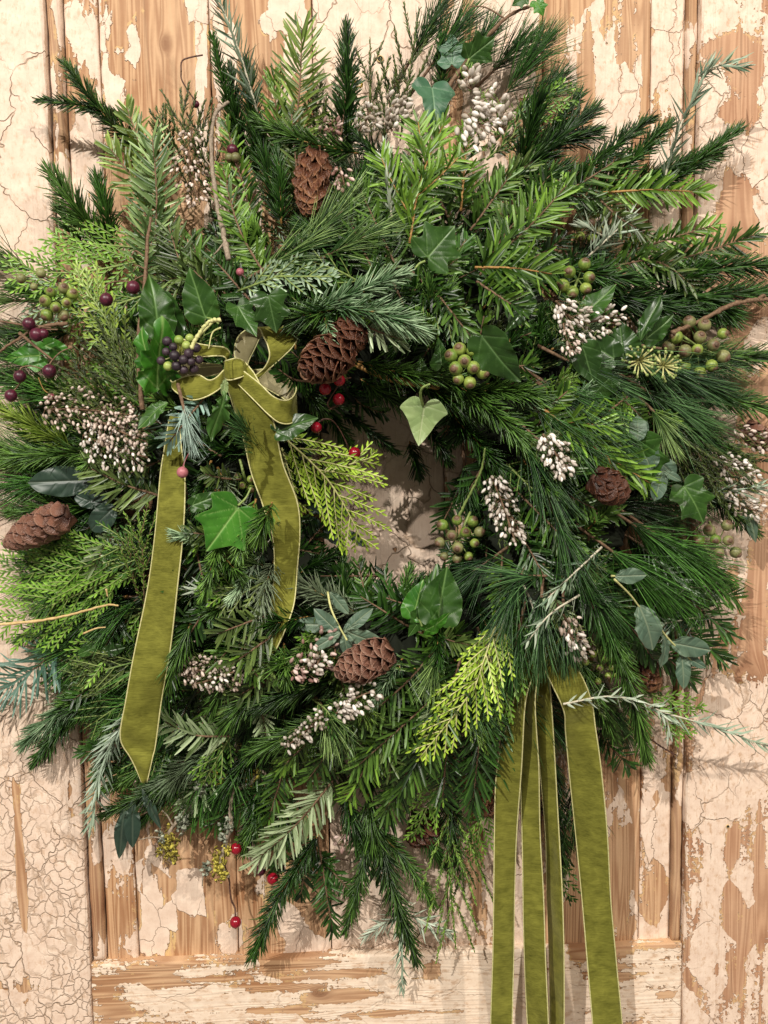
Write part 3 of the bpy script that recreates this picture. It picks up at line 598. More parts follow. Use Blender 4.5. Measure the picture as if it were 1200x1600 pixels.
# ------------------------------------------------------------------ the sprigs one can make out, outermost first
F, S, PN, C, R, HE, JU = 'fir', 'spruce', 'pine', 'cypress', 'rosemary', 'heath', 'fern'
def many(rows):
    for r in rows: sprig(*r[:7], **(r[7] if len(r) > 7 else {}))
D = dict
many([
 # upper left
 (S, 250, 262, 103, 103, 36, 'spruce_mid', D(bend=-8, z=.0)), (S, 205, 190, 63, 156, 25, 'spruce_mid', D(bend=6)),
 (S, 170, 395, 80, 272, 50, 'spruce_mid', D(z=.005)), (S, 172, 400, 152, 280, 40, 'spruce_dark', D(bend=5)), (S, 140, 400, 95, 330, 40, 'spruce_mid'),
 (F, 262, 350, 172, 232, 62, 'fir_lime', D(z=.018, label='lime green fir sprig with long needles')), (F, 245, 300, 198, 168, 52, 'fir_lime', D(z=.008)),
 (F, 240, 410, 238, 212, 74, 'fir_sage', D(z=.028, bend=6, label='pale sage fir sprig standing upright')),
 (F, 230, 470, 226, 300, 66, 'fir_sage', D(z=.022)), (F, 300, 470, 262, 350, 70, 'fir_olive', D(z=.024)), (F, 330, 500, 300, 372, 62, 'fir_mid', D(z=.02)),
 (F, 420, 440, 348, 262, 60, 'fir_bright', D(z=.02, bend=-12)), (F, 400, 360, 352, 190, 44, 'fir_bright', D(z=.008)),
 (S, 372, 230, 332, 58, 28, 'spruce_dark', D(z=.004)), (S, 405, 280, 385, 100, 40, 'spruce_dark', D(z=.006)), (S, 385, 270, 358, 108, 34, 'spruce_dark'),
 (S, 440, 350, 400, 195, 42, 'spruce_dark', D(z=.008)),
 (F, 450, 260, 472, 45, 84, 'fir_lime', D(z=.006, bend=6, label='tall yellow green fir sprig at the top')), (F, 440, 300, 428, 120, 60, 'fir_bright', D(z=.0)),
 (F, 470, 330, 455, 175, 52, 'fir_olive', D(z=.014)), (S, 440, 350, 434, 225, 34, 'spruce_dark', D(z=.02)),
 (HE, 300, 320, 282, 140, 50, 'heath_green', D(z=.01)), (HE, 275, 260, 245, 170, 40, 'heath_green'), (HE, 330, 330, 310, 170, 44, 'heath_green'),
 (S, 545, 240, 541, 45, 40, 'spruce_dark', D(z=.0)), (F, 530, 240, 545, 110, 52, 'fir_dark', D(z=.002)),
 (HE, 580, 220, 578, 62, 36, 'heath_green', D(side=4, dens=.8)), (HE, 625, 220, 655, 15, 40, 'heath_green', D(side=5)), (HE, 600, 240, 618, 100, 40, 'heath_green'), (HE, 505, 240, 490, 130, 30, 'heath_green'),
 (S, 560, 240, 405, 190, 46, 'spruce_mid', D(z=.022, bend=-8)), (S, 640, 300, 560, 215, 40, 'spruce_dark', D(z=.01)),
 (PN, 640, 150, 722, 35, 78, 'pine_dark', D(z=.0)), (PN, 690, 170, 765, 50, 70, 'pine_dark', D(z=.0)), (PN, 755, 190, 850, 70, 80, 'pine_dark'), (PN, 770, 220, 870, 130, 70, 'pine_dark'),
 (PN, 740, 140, 815, 70, 80, 'pine_dark', D(z=-.01)), (PN, 615, 140, 690, 10, 60, 'pine_dark', D(z=-.005)),
 (S, 690, 200, 690, 60, 30, 'spruce_dark'), (C, 800, 190, 895, 135, 50, 'cypress_green', D(z=.004)), (C, 760, 250, 850, 170, 50, 'cypress_dark', D(z=.004)),
 (F, 640, 380, 692, 195, 74, 'fir_bright', D(z=.03, bend=-10, stem='bark_orange', side=3, slen=.45, label='vivid green fir branch with an orange stem')),
 (F, 720, 330, 730, 215, 66, 'fir_bright', D(z=.026, stem='bark_orange')), (F, 620, 420, 560, 290, 60, 'fir_mid', D(z=.02)), (F, 655, 400, 640, 250, 56, 'fir_mid', D(z=.02)),
 (F, 590, 440, 540, 330, 60, 'fir_mid', D(z=.015)), (S, 520, 330, 600, 250, 40, 'spruce_dark', D(z=.01)),
 # upper right
 (S, 790, 290, 925, 172, 46, 'spruce_dark', D(z=.008, side=2)), (S, 820, 260, 905, 150, 36, 'spruce_dark'), (S, 850, 320, 1012, 188, 44, 'spruce_dark', D(z=.006)),
 (F, 790, 340, 972, 245, 56, 'fir_mid', D(z=.016, bend=8, side=2, slen=.35)), (S, 900, 330, 1045, 196, 44, 'spruce_dark', D(z=.002)), (S, 980, 320, 1152, 204, 38, 'spruce_dark', D(z=.002, bend=6)),
 (S, 950, 300, 1120, 240, 44, 'spruce_dark', D(z=-.004)), (F, 720, 330, 850, 240, 56, 'fir_olive', D(z=.012)), (S, 760, 330, 860, 215, 44, 'spruce_mid', D(z=.006)),
 (F, 930, 302, 1098, 300, 58, 'fir_bright', D(z=.022, bend=-4, stem='bark_orange', label='bright fir tip with an orange stem')),
 (F, 935, 310, 1010, 365, 46, 'fir_olive', D(z=.022, bend=5)), (S, 960, 330, 870, 310, 40, 'spruce_mint', D(z=.01)),
 (F, 990, 420, 1182, 366, 56, 'fir_mid', D(z=.012, bend=5)), (F, 960, 400, 1120, 350, 52, 'fir_bright', D(z=.01)), (S, 980, 440, 1215, 412, 56, 'spruce_dark', D(z=.004, bend=-4)),
 (S, 1000, 470, 1210, 455, 60, 'spruce_dark', D(z=.0, side=2, slen=.35)), (F, 1000, 400, 1085, 450, 50, 'fir_olive', D(z=.018, bend=-8)), (S, 940, 460, 1130, 500, 56, 'spruce_dark', D(z=.0)),
 (F, 940, 420, 1060, 395, 56, 'fir_mid', D(z=.008)), (S, 880, 420, 1000, 440, 46, 'spruce_dark', D(z=.006)), (S, 800, 300, 890, 260, 44, 'spruce_dark', D(z=.012)),
 (F, 750, 430, 850, 300, 66, 'fir_mid', D(z=.022, bend=-8)), (F, 760, 410, 885, 290, 72, 'fir_bright', D(z=.030, bend=6, label='broad green fir tip fanned out')),
 (F, 742, 418, 862, 428, 78, 'fir_bright', D(z=.036, bend=-4, stem='bark_orange', label='fir sprig with blunt needles like a comb')), (F, 745, 440, 820, 490, 56, 'fir_bright', D(z=.030)),
 (F, 735, 360, 800, 270, 56, 'fir_mid', D(z=.02)), (F, 640, 460, 720, 400, 50, 'fir_mid', D(z=.016)), (F, 700, 340, 660, 250, 56, 'fir_mid', D(z=.018)),
 # middle left, above the bow
 (C, 235, 405, 15, 425, 92, 'cypress_green', D(z=.012, bend=-10, label='fresh green cypress spray')), (C, 250, 390, 70, 375, 66, 'cypress_green', D(z=.004)), (C, 200, 470, 40, 470, 80, 'cypress_mint', D(z=.0)),
 (C, 230, 460, 110, 500, 80, 'cypress_green', D(z=.018)), (C, 205, 560, 115, 420, 66, 'yellow_green', D(z=.026, label='feathery yellow green spray')), (PN, 90, 440, -15, 395, 84, 'pine_light', D(z=-.01)),
 (PN, 70, 470, -20, 470, 70, 'pine_light'), (S, 130, 480, 20, 450, 40, 'spruce_mid'), (S, 110, 520, 10, 520, 44, 'spruce_mid'),
 (HE, 240, 640, 130, 500, 60, 'heath_green', D(z=.024)), (HE, 235, 650, 165, 520, 60, 'heath_green', D(z=.028)), (HE, 190, 640, 100, 560, 60, 'heath_green', D(z=.02)), (HE, 250, 600, 215, 500, 50, 'heath_green', D(z=.02)),
 (HE, 200, 660, 80, 610, 50, 'heath_green', D(z=.02)),
 (PN, 110, 590, 0, 545, 76, 'pine_green', D(z=.0)), (S, 140, 620, 5, 590, 50, 'spruce_mid', D(z=.0)), (PN, 130, 640, 20, 600, 70, 'pine_green', D(z=.004)),
 (S, 115, 700, -10, 632, 46, 'yellow_green', D(z=.016, label='yellow green bottle brush sprig')), (S, 170, 705, -10, 715, 50, 'spruce_light', D(z=.008)), (PN, 110, 740, -15, 690, 74, 'pine_light', D(z=-.004)),
 (PN, 140, 750, -10, 760, 74, 'pine_green', D(z=.0)), (S, 265, 690, 180, 690, 40, 'spruce_dark', D(z=.03)), (F, 250, 775, 138, 730, 76, 'fir_olive', D(z=.024, bend=-4)),
 (F, 250, 720, 190, 745, 50, 'fir_dark', D(z=.02)), (S, 150, 790, 20, 800, 44, 'spruce_mid', D(z=.002)), (F, 150, 800, 40, 750, 50, 'fir_dark', D(z=-.002)),
 (F, 345, 420, 250, 440, 60, 'fir_olive', D(z=.026)), (F, 350, 470, 290, 410, 52, 'fir_olive', D(z=.026)), (F, 400, 480, 330, 400, 56, 'fir_dark', D(z=.02)),
 (PN, 430, 430, 555, 310, 88, 'pine_light', D(z=.02, label='pale green pine tuft')), (PN, 470, 420, 590, 360, 80, 'pine_light', D(z=.022)), (PN, 380, 440, 480, 380, 76, 'pine_light', D(z=.024)),
 (S, 560, 400, 470, 350, 44, 'spruce_dark', D(z=.012)), (C, 400, 432, 522, 432, 46, 'cypress_mint', D(z=.036, label='silvery cypress spray')), (C, 372, 455, 450, 425, 46, 'cypress_mint', D(z=.030)),
 (S, 435, 520, 630, 428, 48, 'spruce_mint', D(z=.034, bend=-6, label='frosted spruce tip')), (S, 520, 478, 658, 516, 56, 'spruce_mint', D(z=.044, bend=-8, label='thick frosted spruce tip with a buff stem')),
 (F, 540, 490, 625, 530, 60, 'fir_silver', D(z=.034, bend=4)), (S, 540, 480, 445, 500, 50, 'spruce_mid', D(z=.036)), (S, 508, 498, 520, 552, 32, 'spruce_mint', D(z=.05)),
 (F, 640, 420, 700, 480, 60, 'fir_dark', D(z=.016)), (F, 660, 430, 735, 525, 50, 'fir_mid', D(z=.022)), (F, 610, 430, 640, 500, 56, 'fir_dark', D(z=.014)), (C, 650, 440, 730, 530, 60, 'cypress_dark', D(z=.018)),
 (S, 700, 480, 620, 540, 50, 'spruce_dark', D(z=.006)), (F, 700, 500, 660, 560, 50, 'fir_dark', D(z=.004)),
 (S, 560, 565, 712, 590, 44, 'spruce_mid', D(z=.018, bend=6)), (S, 690, 585, 840, 712, 50, 'spruce_mid', D(z=.028, bend=-8, side=1, slen=.4, label='long spruce sprig arching across the inner edge')),
 (S, 640, 590, 760, 655, 46, 'spruce_mid', D(z=.018)), (S, 560, 590, 640, 640, 40, 'spruce_mid', D(z=.004)), (S, 530, 640, 620, 706, 24, 'spruce_dark', D(z=-.004)),
 (S, 470, 600, 510, 650, 30, 'spruce_mid', D(z=.01)), (S, 760, 600, 850, 620, 46, 'spruce_mid', D(z=.02)), (S, 700, 640, 790, 740, 40, 'spruce_dark', D(z=.008)),
 (S, 640, 690, 655, 740, 30, 'spruce_dark', D(z=-.01)), (S, 665, 660, 700, 720, 30, 'spruce_dark', D(z=-.005)),
 # right middle
 (PN, 930, 520, 1060, 590, 96, 'pine_blue', D(z=.010, label='long dark pine tuft')), (PN, 960, 560, 1110, 600, 104, 'pine_blue', D(z=.012)), (PN, 960, 580, 1090, 660, 100, 'pine_blue', D(z=.012)), (PN, 1000, 540, 1130, 560, 90, 'pine_light', D(z=.002)),
 (PN, 790, 560, 940, 650, 100, 'pine_dark', D(z=.018)), (PN, 800, 600, 900, 700, 90, 'pine_dark', D(z=.02)), (PN, 790, 640, 860, 760, 96, 'pine_blue', D(z=.02)), (PN, 840, 540, 960, 600, 90, 'pine_blue', D(z=.012)),
 (PN, 830, 590, 950, 680, 92, 'pine_blue', D(z=.024)), (S, 1060, 560, 1200, 560, 52, 'spruce_mid', D(z=.0)), (S, 1080, 610, 1205, 640, 50, 'spruce_mid', D(z=-.004)), (S, 1000, 630, 1160, 720, 52, 'spruce_dark', D(z=.0)),
 (F, 850, 640, 1015, 755, 76, 'fir_bright', D(z=.036, bend=4, side=2, slen=.3, stem='bark_orange', label='bright fir tip pointing down')), (F, 800, 650, 900, 740, 60, 'fir_mid', D(z=.026)),
 (F, 980, 620, 935, 655, 40, 'fir_bright', D(z=.026, sink=0)), (F, 975, 625, 1005, 655, 36, 'fir_bright', D(z=.026, sink=0)), (C, 975, 610, 965, 670, 36, 'cypress_green', D(z=.026)),
 (HE, 1040, 650, 1170, 800, 60, 'heath_green', D(z=.014)), (HE, 1050, 620, 1150, 740, 60, 'heath_green', D(z=.01)), (HE, 1010, 640, 1110, 780, 50, 'heath_green', D(z=.014)), (HE, 1080, 680, 1200, 740, 50, 'heath_green', D(z=.006)),
 (S, 1090, 760, 1180, 830, 40, 'spruce_mid', D(z=-.002)), (F, 800, 760, 900, 860, 66, 'fir_mid', D(z=.022)), (F, 820, 740, 940, 800, 60, 'fir_mid', D(z=.02)), (F, 790, 790, 850, 900, 60, 'fir_dark', D(z=.018)),
 (F, 730, 740, 690, 820, 50, 'fir_dark', D(z=.0)), (F, 770, 700, 720, 790, 50, 'fir_dark', D(z=.006)), (PN, 720, 680, 735, 800, 50, 'pine_dark', D(z=.0)),
 (PN, 930, 780, 1080, 880, 112, 'pine_green', D(z=.024, label='long fresh green pine tuft at the side')), (PN, 900, 820, 1050, 930, 110, 'pine_green', D(z=.020)), (PN, 960, 790, 1120, 900, 100, 'pine_green', D(z=.012)),
 (PN, 850, 760, 900, 890, 84, 'pine_dark', D(z=.024)), (PN, 880, 850, 960, 990, 84, 'pine_dark', D(z=.018)), (PN, 830, 860, 790, 960, 88, 'pine_blue', D(z=.02)), (PN, 850, 880, 840, 1010, 84, 'pine_blue', D(z=.026)),
 (PN, 800, 850, 730, 900, 80, 'pine_blue', D(z=.016)), (PN, 870, 900, 800, 900, 76, 'pine_blue', D(z=.026)), (PN, 880, 900, 880, 1010, 76, 'pine_blue', D(z=.024)), (PN, 820, 940, 800, 1040, 70, 'pine_dark', D(z=.02)),
 (F, 1020, 880, 1150, 935, 62, 'fir_mid', D(z=.008)), (F, 1030, 900, 1140, 990, 62, 'fir_dark', D(z=.002)), (F, 1000, 930, 1130, 1030, 66, 'fir_dark', D(z=.0)), (F, 960, 960, 1080, 1060, 60, 'fir_dark', D(z=.0)),
 (F, 940, 930, 1020, 1030, 66, 'fir_dark', D(z=.022, bend=-5)), (F, 900, 900, 950, 990, 60, 'fir_dark', D(z=.02)), (S, 940, 960, 1010, 1185, 50, 'spruce_mid', D(z=.024, bend=-8, stem='bark_orange', label='long spruce tail hanging down')),
 (F, 930, 1140, 985, 1200, 50, 'fir_dark', D(z=-.01)), (S, 900, 1020, 960, 1150, 46, 'spruce_mid', D(z=.006)), (S, 870, 1040, 930, 1120, 40, 'spruce_mid', D(z=.004)), (HE, 900, 1060, 960, 1110, 40, 'heath_green', D(z=.012)),
 (C, 1000, 1080, 1100, 1110, 44, 'cypress_green', D(z=.0, dens=.6)), (C, 1020, 1100, 1075, 1150, 40, 'cypress_green', D(z=-.006, dens=.6)), (PN, 900, 1150, 905, 1290, 90, 'pine_dark', D(z=-.012)), (S, 860, 1180, 880, 1360, 46, 'spruce_dark', D(z=-.014)),
 (C, 860, 1320, 890, 1410, 40, 'cypress_dark', D(z=-.006, dens=.7)),
 # lower middle
 (C, 790, 965, 655, 1185, 84, 'cypress_lime', D(z=.034, bend=-14, label='bright lime cypress spray')), (C, 780, 960, 740, 1080, 76, 'cypress_lime', D(z=.03)), (C, 800, 1010, 770, 1130, 66, 'cypress_green', D(z=.022)),
 (F, 700, 990, 560, 1130, 76, 'fir_mid', D(z=.022, bend=-8)), (F, 720, 1030, 620, 1245, 84, 'fir_mid', D(z=.028, bend=-8, label='dark fir branch fanned downwards')), (F, 690, 1080, 555, 1200, 76, 'fir_mid', D(z=.024)),
 (F, 690, 1110, 600, 1270, 76, 'fir_mid', D(z=.018)), (F, 760, 1050, 738, 1262, 80, 'fir_dark', D(z=.018)), (F, 790, 1100, 770, 1230, 66, 'fir_dark', D(z=.01)), (F, 700, 1150, 690, 1260, 66, 'fir_dark', D(z=.008)),
 (F, 640, 1060, 530, 1100, 64, 'fir_dark', D(z=.014)), (F, 640, 980, 560, 930, 60, 'fir_dark', D(z=.006)), (F, 600, 900, 500, 900, 50, 'fir_dark', D(z=-.006)), (F, 680, 960, 590, 930, 56, 'fir_dark', D(z=.008)),
 (S, 560, 960, 450, 900, 50, 'fir_olive', D(z=.008)), (S, 500, 960, 400, 980, 46, 'spruce_dark', D(z=.018)), (S, 560, 1050, 400, 1105, 56, 'spruce_mid', D(z=.018, bend=6)), (S, 560, 1110, 400, 1170, 56, 'spruce_mid', D(z=.016)),
 (S, 500, 1040, 390, 1030, 46, 'spruce_mid', D(z=.018)), (F, 560, 1110, 480, 1220, 64, 'fir_mid', D(z=.018)), (F, 600, 1140, 545, 1250, 66, 'fir_bright', D(z=.02)), (F, 510, 1130, 440, 1200, 50, 'fir_bright', D(z=.01)),
 (C, 700, 1190, 645, 1310, 56, 'cypress_green', D(z=.004)), (C, 760, 1240, 740, 1340, 44, 'cypress_green', D(z=-.006)), (F, 640, 1200, 600, 1290, 60, 'fir_dark', D(z=.0)),
 (F, 520, 1220, 400, 1345, 74, 'fir_silver', D(z=.016, bend=-6, label='silvery fir tip turned underside out')), (F, 470, 1250, 380, 1310, 50, 'fir_mid', D(z=-.004)), (S, 540, 1240, 560, 1320, 50, 'spruce_dark', D(z=.0)),
 (S, 500, 1300, 395, 1495, 46, 'spruce_dark', D(z=.004, bend=8, label='dark spruce tail hanging lowest at the left')), (F, 500, 1330, 520, 1455, 46, 'fir_dark', D(z=-.004)), (F, 490, 1330, 555, 1400, 44, 'fir_dark', D(z=-.008)), (F, 480, 1330, 470, 1400, 44, 'fir_dark', D(z=-.008)),
 (S, 580, 1270, 540, 1455, 36, 'spruce_mid', D(z=.004, bend=-5)), (S, 588, 1290, 650, 1500, 44, 'spruce_mid', D(z=.006, bend=4)), (S, 585, 1290, 676, 1412, 34, 'spruce_mid', D(z=.0, bend=-5)), (S, 575, 1240, 585, 1330, 46, 'spruce_mid', D(z=.006)),
 (JU, 700, 1220, 712, 1480, 30, 'heath_fresh', D(z=.0, bend=4, dens=1.2)), (JU, 715, 1240, 725, 1400, 30, 'spruce_mid', D(z=.0)), (S, 700, 1230, 712, 1350, 40, 'spruce_dark', D(z=-.004)),
 # lower left
 (C, 250, 880, 60, 900, 110, 'cypress_green', D(z=.014, bend=8)), (C, 200, 890, -5, 975, 110, 'cypress_green', D(z=.006, bend=-6, label='broad green cypress spray at the side')), (C, 170, 850, 40, 900, 80, 'cypress_green', D(z=.004)),
 (C, 260, 870, 150, 850, 80, 'cypress_dark', D(z=.02)), (JU, 225, 960, 215, 800, 44, 'heath_fresh', D(z=.03, bend=4)), (JU, 215, 930, 195, 830, 40, 'heath_fresh', D(z=.026)), (C, 120, 930, 0, 880, 70, 'cypress_green', D(z=-.004)),
 (S, 200, 930, 70, 1010, 46, 'spruce_dark', D(z=.0)), (F, 200, 970, 110, 1010, 50, 'fir_dark', D(z=.004)), (F, 190, 960, 150, 1040, 50, 'fir_dark', D(z=.006)),
 (F, 95, 1010, -15, 1085, 92, 'fir_blue', D(z=-.004, sink=.0, bend=-6, label='blue fir sprig with long drooping needles')), (S, 150, 1060, 40, 1160, 50, 'spruce_mint', D(z=-.006)), (S, 130, 1090, 55, 1190, 40, 'spruce_dark', D(z=-.008)), (S, 180, 1070, 90, 1120, 46, 'spruce_dark', D(z=-.002)),
 (C, 230, 1030, 110, 1060, 66, 'heath_green', D(z=.008)), (HE, 230, 1060, 110, 1060, 50, 'heath_green', D(z=.006)), (C, 220, 1080, 130, 1140, 66, 'cypress_dark', D(z=.002)), (C, 200, 1000, 120, 1040, 60, 'cypress_green', D(z=.006)),
 (F, 300, 830, 330, 960, 56, 'fir_dark', D(z=.01)), (S, 345, 840, 318, 930, 34, 'spruce_light', D(z=.03)), (S, 400, 780, 372, 870, 34, 'spruce_light', D(z=.03)), (S, 425, 785, 405, 835, 44, 'spruce_light', D(z=.05, sink=0)), (S, 350, 870, 375, 900, 34, 'spruce_mid', D(z=.026)),
 (S, 300, 970, 250, 1085, 46, 'spruce_mid', D(z=.034)), (F, 330, 940, 290, 1000, 50, 'fir_dark', D(z=.02)), (C, 430, 900, 345, 945, 56, 'heath_green', D(z=.024)), (F, 420, 960, 340, 990, 56, 'fir_olive', D(z=.028)), (F, 430, 990, 360, 1040, 60, 'fir_olive', D(z=.026)),
 (S, 430, 870, 400, 960, 44, 'fir_olive', D(z=.016)), (S, 380, 1010, 330, 1110, 44, 'spruce_mid', D(z=.02)), (F, 360, 1150, 258, 1128, 62, 'fir_silver', D(z=.030, bend=-10, label='grey green fir tip')), (S, 400, 1080, 350, 1130, 46, 'spruce_mid', D(z=.02)),
 (F, 420, 1060, 350, 1100, 56, 'fir_olive', D(z=.02)), (S, 350, 1160, 230, 1240, 50, 'fir_dark', D(z=.004)), (S, 300, 1190, 165, 1270, 42, 'spruce_mid', D(z=-.002, bend=-8)), (F, 350, 1180, 290, 1260, 60, 'fir_silver', D(z=.0)),
 (S, 400, 1170, 330, 1260, 50, 'spruce_dark', D(z=.0)), (F, 430, 1220, 330, 1290, 56, 'fir_dark', D(z=-.006)), (C, 360, 1150, 315, 1230, 44, 'cypress_green', D(z=.012)), (F, 450, 1180, 420, 1280, 60, 'fir_mid', D(z=.004)),
 (S, 410, 1220, 390, 1310, 50, 'spruce_dark', D(z=-.008)), (F, 280, 700, 300, 820, 56, 'fir_dark', D(z=.006)), (S, 330, 720, 310, 800, 40, 'spruce_dark', D(z=.01)), (S, 340, 730, 370, 800, 44, 'fir_olive', D(z=.008)),
 (F, 320, 620, 265, 690, 50, 'fir_blue', D(z=.040)), (PN, 278, 600, 300, 690, 40, 'fir_blue', D(z=.05, sink=0)), (C, 435, 675, 572, 855, 110, 'cypress_lime', D(z=.026, bend=-16, label='bright lime cypress spray reaching into the opening')),
 (C, 500, 740, 590, 712, 44, 'cypress_lime', D(z=.012, sink=.004)), (C, 440, 700, 470, 800, 60, 'cypress_lime', D(z=.014)),
])
# a spruce stem sawn off in front, lying over the opening's edge
g = Geo(); tube(g, catmull([P(545, 565, .078), P(610, 592, .088), P(686, 604, .104)], 10), np.linspace(.0022, .0030, 10), 8, .5)
g.part('sawn_stem', MAT['bark_orange'], wreath, label='brown stem with a pale sawn end')

# small loose tips that break up the surface
tr_ = random.Random(11)
for i in range(125):
    a = tr_.uniform(0, 360); r = tr_.choice((tr_.uniform(175, 330), tr_.uniform(250, rout(a)-110)))
    x, y = polar(a, r)
    if 340 < x < 475 and 505 < y < 700 or 205 < x < 300 and 640 < y < 1240 or 770 < x < 940 and y > 1010: continue
    aa = a+tr_.uniform(-75, 75); L = tr_.uniform(45, 90)
    kd = tr_.choices(('fir', 'spruce', 'pine', 'heath', 'cypress', 'rosemary'), (.32, .3, .08, .14, .1, .06))[0]
    col = {'fir': ('fir_mid', 'fir_olive', 'fir_dark', 'fir_silver', 'fir_bright'), 'spruce': ('spruce_mid', 'spruce_dark', 'spruce_light', 'spruce_mint'), 'pine': ('pine_light', 'pine_blue'),
           'heath': ('heath_green', 'heath_fresh'), 'cypress': ('cypress_green', 'cypress_dark'), 'rosemary': ('rosemary', 'rosemary_pale')}[kd]
    sprig(kd, x, y, x+L*math.cos(math.radians(aa)), y-L*math.sin(math.radians(aa)), {'fir': 44, 'spruce': 30, 'pine': 60, 'heath': 30, 'cypress': 44, 'rosemary': 34}[kd], tr_.choice(col),
          z=tr_.uniform(.004, .018), bend=tr_.uniform(-10, 10), roll=tr_.uniform(-.6, .6), lift=tr_.uniform(0, .015))

for i in range(34):   # bushier left flank and lower left
    a = 160+i*2.35; r = tr_.uniform(400, 470); x, y = polar(a, r); aa = a+tr_.uniform(-25, 25); L = tr_.uniform(90, 150)
    kd = tr_.choice(('fir', 'spruce', 'cypress', 'spruce', 'fir', 'pine'))
    col = {'fir': 'fir_dark', 'spruce': tr_.choice(('spruce_dark', 'spruce_mid')), 'pine': 'pine_green', 'cypress': tr_.choice(('cypress_dark', 'cypress_green'))}[kd]
    sprig(kd, x, y, x+L*math.cos(math.radians(aa)), y-L*math.sin(math.radians(aa)), {'fir': 52, 'spruce': 38, 'pine': 80, 'cypress': 64}[kd], col, z=-.014, bend=tr_.uniform(-12, 12), side=2 if kd != 'cypress' else 0)

many([
 (F, 620, 985, 600, 895, 46, 'fir_dark', D(z=-.006)), (S, 660, 990, 675, 905, 34, 'spruce_dark', D(z=-.006)), (F, 580, 975, 560, 880, 44, 'fir_mid', D(z=-.006)), (S, 540, 960, 535, 870, 34, 'spruce_mid', D(z=-.004)),
 (F, 700, 960, 690, 890, 40, 'fir_dark', D(z=-.006)), (S, 620, 960, 640, 890, 30, 'spruce_mid', D(z=-.01)), (F, 470, 860, 525, 800, 44, 'fir_dark', D(z=-.006)), (S, 460, 900, 530, 860, 34, 'spruce_dark', D(z=-.004)),
 (S, 450, 780, 520, 740, 34, 'spruce_dark', D(z=-.006)), (S, 510, 640, 545, 690, 32, 'spruce_dark', D(z=-.006)), (S, 745, 650, 705, 690, 34, 'spruce_dark', D(z=-.004)), (F, 740, 880, 700, 860, 40, 'fir_dark', D(z=-.006)),
 (F, 290, 1120, 150, 1210, 50, 'fir_dark', D(z=-.006, side=2)), (S, 300, 1160, 160, 1235, 38, 'spruce_mid', D(z=-.008, side=2)), (S, 320, 1170, 215, 1290, 38, 'spruce_dark', D(z=-.008)), (F, 330, 1190, 235, 1250, 46, 'fir_mid', D(z=-.004)),
 (S, 250, 1100, 135, 1170, 38, 'spruce_mid', D(z=-.008)), (C, 280, 1130, 190, 1240, 56, 'cypress_dark', D(z=-.006)), (F, 360, 1200, 300, 1290, 46, 'fir_dark', D(z=-.010)), (S, 380, 1200, 350, 1290, 36, 'spruce_dark', D(z=-.010)),
 (F, 200, 1040, 75, 1060, 50, 'fir_dark', D(z=-.006, side=2)), (S, 220, 1060, 100, 1130, 38, 'spruce_mid', D(z=-.008, side=2)), (C, 180, 1000, 60, 1030, 60, 'cypress_dark', D(z=-.008)), (S, 160, 940, 30, 1000, 38, 'spruce_mid', D(z=-.010)),
 (S, 420, 1230, 380, 1330, 38, 'spruce_mid', D(z=-.008)), (F, 450, 1260, 430, 1360, 46, 'fir_dark', D(z=-.010)), (F, 560, 1290, 600, 1380, 46, 'fir_dark', D(z=-.012)), (S, 640, 1260, 690, 1350, 36, 'spruce_dark', D(z=-.012)),
])

# ------------------------------------------------------------------ velvet ribbon
def velvet():
    t = NT('velvet'); co = t.n('ShaderNodeTexCoord').outputs['Object']
    a = t.noise(t.vmul(co, (1, 1, 1.6)), 70, 4, .6, .4).outputs['Fac']; b = t.noise(t.vmul(co, (.25, 1, 3.0)), 420, 3, .6).outputs['Fac']
    f = t.ramp(t.math('ADD', t.math('MULTIPLY', a, .8), t.math('MULTIPLY', b, .6)), .42, .98)
    col = t.mix(f, (.072, .074, .008), (.25, .25, .042))
    e = t.attr('tint').outputs['Fac']; col = t.mix(t.ramp(e, .90, 1.0, 0, .5), col, (.55, .50, .20))
    bu = t.n('ShaderNodeBump', {'Strength': .5, 'Distance': .0004, 'Height': b})
    p = t.n('ShaderNodeBsdfPrincipled', {'Base Color': col, 'Roughness': .8, 'Specular IOR Level': .15, 'Normal': bu,
            'Sheen Weight': .7, 'Sheen Roughness': .35, 'Sheen Tint': (.75, .75, .35, 1)})
    MAT['velvet'] = t.done(p)
    t = NT('satin'); co = t.n('ShaderNodeTexCoord').outputs['Object']; b = t.noise(co, 300, 3).outputs['Fac']
    p = t.n('ShaderNodeBsdfPrincipled', {'Base Color': t.mix(b, (.24, .21, .10), (.38, .335, .19)), 'Roughness': .42, 'Specular IOR Level': .4})
    MAT['satin'] = t.done(p)
    plain('piping', (.48, .46, .18), (.70, .67, .36), .5, 600)
velvet()
